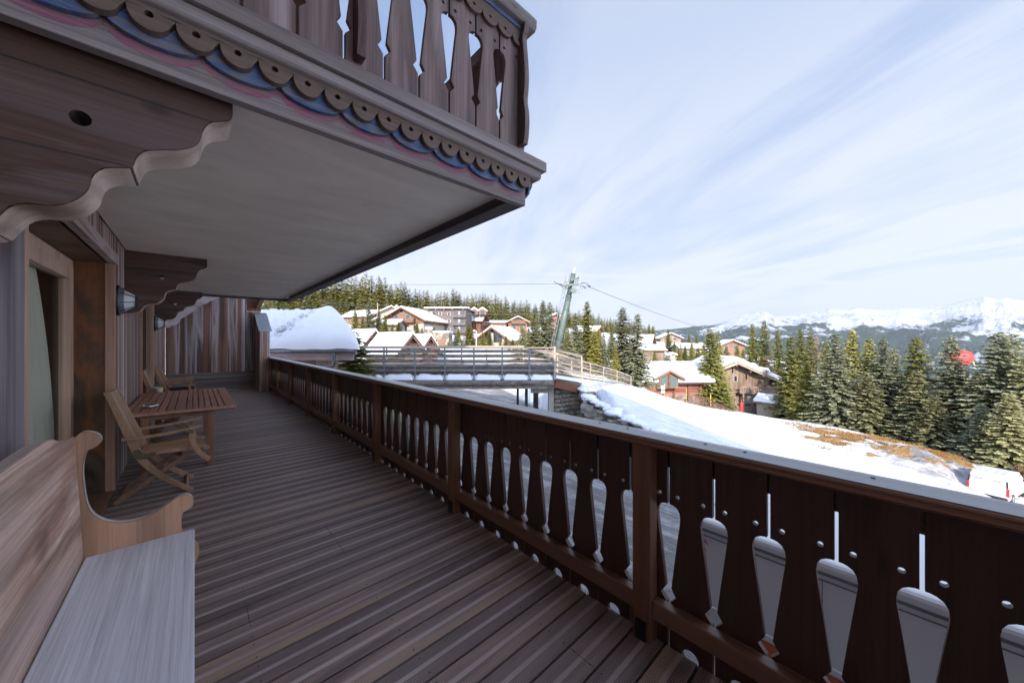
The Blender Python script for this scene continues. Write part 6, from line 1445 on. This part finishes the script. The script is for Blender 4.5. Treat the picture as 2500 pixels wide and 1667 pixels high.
# ================================================================ VAN
def van():
    c_=W(2463,1175,22); l_=W(2361,1156,23.5); wv=(l_-c_); wv.z=0; wd=wv.length; wv.normalize(); hv=Vector((wv.y,-wv.x,0)); 
    if hv.dot(Fv)<0: hv=-hv
    # local frame: x along heading, y towards left
    an=math.atan2(hv.y,hv.x); g=c_.z-1.62; o=empty('parked_van',(c_.x,c_.y,g),rz=an,label='white panel van parked at the turning place, rear doors towards the terrace',cat='van'); Wd=min(1.85,wd)
    L=4.2
    prof=[(.06,.32),(.0,.5),(.02,1.0),(.10,1.58),(.22,1.76),(.5,1.82),(2.2,1.84),(2.7,1.74),(3.3,1.22),(4.05,1.02),(4.2,.8),(4.22,.35)]
    v=[];f=[]; m=len(prof)
    def inset(z): return .0 if z<1.05 else (z-1.05)**1.4*.16
    for side in (0,1):
        for (x,z) in prof: v.append((x,inset(z)+.0 if side==0 else Wd-inset(z),z))
    body=MB().add(v,[tuple(range(m))[::-1],tuple(range(m,2*m))]+[(i,(i+1)%m,(i+1)%m+m,i+m) for i in range(m)],.5).build('body',M['white_paint'],o,bevel=.055,seg=3,ang=25)
    rb2=MB()
    for k in range(5): rb2.box(.35,2.1,.28+.32*k-.02,.28+.32*k+.02,1.828,1.845)
    rb2.build('roof_ribs',M['white_paint'],body,bevel=.006)
    for k,(a,b) in enumerate(((.07,Wd/2-.006),(Wd/2+.006,Wd-.07))):
        q=MB().prism([(a,.42),(b,.42),(b,1.60),(a+(.1 if k==0 else 0),1.60)] if k==0 else [(a,.42),(b,.42),(b-.1,1.60),(a,1.60)],'x',-.012,.05); M2=Matrix.Identity(4); M2[0][2]=.055; M2[0][3]=-.012
        dq=MB(); dq.v=[tuple(M2@Vector(p)) for p in q.v]; dq.f=q.f;dq.r=q.r;dq.sm=q.sm; dd=dq.build('rear_door',M['white_paint'],o,bevel=.01)
        MB().box(.048,.062,(a+b)/2-.18,(a+b)/2+.18,1.42,1.45).build('handle',M['black'],dd)
    for yy in (.03,Wd-.03):
        MB().bar((.0,yy,.62),(.035,yy,1.12),.11,.07,side=(0,1,0)).build('tail_light',M['red_light'],o,bevel=.02); MB().bar((.036,yy+(.02 if yy<1 else -.02),1.13),(.10,yy+(.05 if yy<1 else -.05),1.55),.07,.06,side=(0,1,0)).build('pillar_trim',M['black'],o,bevel=.02)
    for yy in (.0,Wd):
        MB().prism([(2.35,1.05),(3.12,1.1),(2.75,1.6),(2.35,1.62)],'y',yy-.0+(.06 if yy==0 else -.065),yy+(.065 if yy==0 else -.06)).build('side_window',M['glass_dark'],o)
        MB().box(2.0,2.18,yy-.02,yy+.02,.98,1.01).build('handle',M['black'],o)
        for xx in (.85,3.45):
            wq=MB().lathe([(.12,-.1),(.32,-.1),(.34,-.05),(.34,.05),(.32,.1),(.12,.1)],24,M=Matrix.Translation((xx,yy+(.08 if yy==0 else -.08),.33))@Matrix.Rotation(R_(90),4,'X')).build('wheel',M['rubber'],o); MB().lathe([(0,-.104),(.2,-.104),(.2,.104),(0,.104)],16,M=Matrix.Translation((xx,yy+(.08 if yy==0 else -.08),.33))@Matrix.Rotation(R_(90),4,'X')).build('rim',M['galv'],wq)
        MB().box(2.95,3.1,yy-.16 if yy==0 else yy,yy if yy==0 else yy+.16,1.12,1.30).build('mirror',M['black'],o,bevel=.02)
    MB().bar((-.02,-.005,.6),(.6,-.005,.66),.035,.01,side=(0,0,1)).build('side_moulding',M['black'],o)
    MB().box(-.07,.12,.04,Wd-.04,.30,.50).build('bumper',M['black'],o,bevel=.03)
    MB().prism([(.2,1.76),(Wd-.2,1.76),(Wd-.12,1.28),(.12,1.28)],'x',0,.01,M=Matrix(((-.75,0,0,2.78),(0,1,0,0),(0,0,1,0),(0,0,0,1)))).build('windscreen',M['glass_dark'],o)
van()
# ================================================================ BOX TRUCK right below the railing
tk=empty('box_truck',(4.3,-1.9,-3.3),label='tall white box truck with orange band and red lettering, parked right below the railing',cat='truck')
def tk_(mb,name,mat,par=None,**k):
    o=mb.build(name,mat,par or tk,**k)
    if par is None: o.location=(-4.3,1.9,3.3)
    return o
TY0,TY1=-5.2,1.13
bx_=tk_(MB().box(3.2,5.6,TY0,TY1,-2.35,.04),'box_body',M['truck_paint'],bevel=.04,seg=3)
MB().box(3.192,3.199,TY0+.02,TY1-.02,-.055,-.035).box(3.192,3.199,TY0+.02,TY1-.02,-.095,-.088).build('top_seam',M['galv'],bx_)
sm_=MB()
for y in (.33,-.24,-1.2,-2.2,-3.2): sm_.box(3.1965,3.1995,y,y+.004,-2.2,-.1)
sm_.build('panel_joint',M['galv'],bx_)
MB().box(3.19,3.1985,TY0+.02,.86,-.92,-.72).build('orange_band',M['orange'],bx_)
MB().box(3.18,3.199,TY0,TY1,-.70,-.66).build('rub_rail',M['truck_paint'],bx_)
MB().box(3.19,3.198,TY0,.5,-1.2,-.93).build('dark_panel',M['black'],bx_)
MB().box(3.1,5.7,TY1+.02,TY1+.04,-3.0,-2.4).build('bumper',M['black'],tk).location=(-4.3,1.9,3.3)
for i_,ch_ in enumerate('AL:'):
    cur=bpy.data.curves.new('letter','FONT'); cur.body=ch_; cur.size=.062; cur.extrude=.0008
    ob=bpy.data.objects.new('tmp',cur); COL.objects.link(ob); bpy.context.view_layer.update(); me_=bpy.data.meshes.new_from_object(ob); bpy.data.objects.remove(ob)
    me_.materials.clear(); me_.materials.append(M['red']); lt=bpy.data.objects.new('letter',me_); COL.objects.link(lt); lt.parent=bx_
    lt.matrix_basis=Matrix.Translation((3.1975,1.095,-.165-.05*i_))@Matrix.Rotation(R_(-90),4,'Z')@Matrix.Rotation(R_(90),4,'X')
tk_(MB().box(3.3,5.5,TY0-2.1,TY0-.15,-2.8,-.9),'cab',M['white_paint'],bevel=.15,seg=3)
tk_(MB().box(3.292,3.3,TY0-1.6,TY0-.6,-1.8,-1.1),'cab_window',M['glass_dark'])
for y in (-.2,-3.9,-6.4):
    for x in (3.35,5.25): tk_(MB().lathe([(.15,-.13),(.46,-.13),(.48,-.08),(.48,.08),(.46,.13),(.15,.13)],24,M=Matrix.Translation((x+.05,y,-2.83))@Matrix.Rotation(R_(90),4,'Y')),'wheel',M['rubber'])
tk_(MB().box(3.6,5.2,TY0-2,TY1,-2.6,-2.35),'chassis',M['black'])
# ================================================================ BALLOON, POST, POLES, HYDRANT
pbal=W(2347,874,74)
bl=empty('balloon',tuple(pbal),rz=-TH,label='large red balloon with a cream oval, floating behind the spruces against the blue slope',cat='balloon')
v=[];f=[];n=28;m=18
for i in range(m+1):
    a=math.pi*i/m
    for j in range(n):
        b=2*math.pi*j/n; x=-2.3*math.cos(a)*(1 if a<math.pi/2 else .8); r=math.sin(a)**.85*1.75; v.append((x*.85,r*math.cos(b),r*math.sin(b)))
for i in range(m):
    for j in range(n): f.append((i*n+j,i*n+(j+1)%n,(i+1)*n+(j+1)%n,(i+1)*n+j))
Mb=Matrix.Rotation(R_(20),4,'Y')
MB().add(v,f,.5,True,M=Mb).build('envelope',M['red'],bl)
MB().lathe([(0,.05),(.5,.03),(.75,-.05),(.82,-.16)],20,M=Matrix.Translation((1.0,-1.05,-.5))@Matrix.Rotation(R_(62),4,'X')@Matrix.Rotation(R_(38),4,'Y')@Matrix.Scale(1.5,4,(0,1,0))).build('cream_oval',M['cream'],bl)
MB().ring([Mb@Vector((-2.8,0,-.4)),W(2300,1000,74)-pbal],.02,5).build('tether',M['cable'],bl)
p=W(1810,1007,58); rp_=empty('padded_post',(p.x,p.y,p.z),label='post wrapped in bright red crash padding at the edge of the piste',cat='padded post'); MB().ring([(0,0,-.4),(0,0,1.75)],.27,16).build('padding',M['red'],rp_,bevel=.04); MB().ring([(0,0,1.7),(0,0,2.15)],.05,8).build('pole',M['galv'],rp_)
for i,(px,pyb_,pyt,d,l) in enumerate(((1623,968,936,42,'left piste marker pole, yellow, below the cabin dormer'),(1676,984,948,42,'middle yellow piste marker pole, in front of the cabin corner'),(1735,1001,962,41,'right yellow piste marker pole, in front of the net'))):
    p=W(px,pyb_,d); o=empty('piste_pole',(p.x,p.y,p.z-.3),label=l,cat='piste marker',group='yellow piste poles'); hh=zpy(pyt,d)-p.z+.3
    MB().ring([(0,0,0),(0,0,hh)],.035,8).build('pole',M['yellow'],o)
    bn_=MB(); 
    for k in (.35,.75,1.15): bn_.ring([(0,0,.3+k),(0,0,.3+k+.12)],.038,8)
    bn_.build('band',M['black'],o)
    if i==0: MB().box(-.22,.22,-.03,.0,hh-.75,hh-.25,M=Matrix.Rotation(-TH,4,'Z')@Matrix.Translation((-.25,0,0))).box(-.2,.2,-.03,.0,hh-1.2,hh-.85,M=Matrix.Rotation(-TH,4,'Z')@Matrix.Translation((-.25,0,0))).build('sign_board',M['white_paint'],o,bevel=.05)
def mk_net():
    m,nt,b=newmat('orange_brown_net'); tc=N(nt,'ShaderNodeTexCoord'); P_=tc.outputs['Object']
    a=noise_(nt,vmath(nt,'MULTIPLY',P_,(8,8,8)),1,2,.5); tr=nt.nodes.new('ShaderNodeBsdfTransparent'); mx=nt.nodes.new('ShaderNodeMixShader'); nt.links.new(ramp(nt,a,[(.42,0.0),(.5,.8)]),mx.inputs[0]); nt.links.new(tr.outputs[0],mx.inputs[1]); nt.links.new(b.outputs[0],mx.inputs[2]); b.inputs['Base Color'].default_value=(.11,.05,.045,1)
    nt.links.new(mx.outputs[0],nt.nodes['Material Output'].inputs[0]); return m
nb_=[W(1680,986,43),W(1710,993,43),W(1735,1001,42),W(1765,1008,43),W(1795,1012,46)]; hts=[1.1,1.35,1.3,1.0,.5]
v=[];f=[]
for p,h in zip(nb_,hts): v+=[p-Vector((0,0,.2)),p+Vector((0,0,h))]
for i in range(4): f.append((2*i,2*i+2,2*i+3,2*i+1))
tag(MB().add(v,f,.5).build('safety_net',mk_net()),'sagging brown safety net strung between the piste poles','safety net')
p=W(2123,1052,40); hy=empty('fire_hydrant',(p.x,p.y,p.z),label='small red fire hydrant at the foot of the spruces',cat='fire hydrant'); MB().lathe([(0,0),(.17,0),(.17,.08),(.11,.1),(.11,.6),(.15,.62),(.15,.68),(.1,.8),(0,.85)],14).build('body',M['red'],hy); MB().ring([(-.2,0,.45),(.2,0,.45)],.07,8).build('outlet',M['red'],hy)
# shrubs and undergrowth along the piste
for i,(px,pyb_,d,h,w_,l) in enumerate(((1700,1000,50,1.8,2.6,'reddish bare bush under the big spruce beside the net'),(1885,1028,58,2.4,2.0,'grey bare bush at the foot of the brown chalet, right corner'),(1905,985,62,3.2,2.6,'reddish bare thicket right of the brown chalet'),(2495,1165,27,1.1,2.2,'dry reddish bush at the right edge below the spruces'))):
    p=W(px,pyb_,d); rr_=random.Random(i+50); tw=MB()
    for k in range(150):
        an=rr_.uniform(0,6.28); sp=rr_.uniform(0,1)*w_*.5; a=Vector((math.cos(an)*sp*.4,math.sin(an)*sp*.4,0)); b=Vector((math.cos(an)*sp,math.sin(an)*sp,h*rr_.uniform(.4,1))); tw.ring([a,a.lerp(b,.5)+Vector((0,0,.1)),b],[.022,.014,.006],3,cap=False)
    o=tw.build('bare_bush',M['larch'],loc=tuple(p)); tag(o,l,'bush')

# ================================================================ AIR
hm=bpy.data.materials.new('haze'); hm.use_nodes=True; ht=hm.node_tree; ht.nodes.clear(); ho=ht.nodes.new('ShaderNodeOutputMaterial'); hv=ht.nodes.new('ShaderNodeVolumePrincipled')
hv.inputs['Color'].default_value=(.72,.82,1,1); hv.inputs['Density'].default_value=2.4e-5; hv.inputs['Anisotropy'].default_value=.2; ht.links.new(hv.outputs[0],ho.inputs['Volume'])
hb_=MB().box(-400,11500,-11500,11500,-1400,1900).build('haze',hm,kind='stuff')
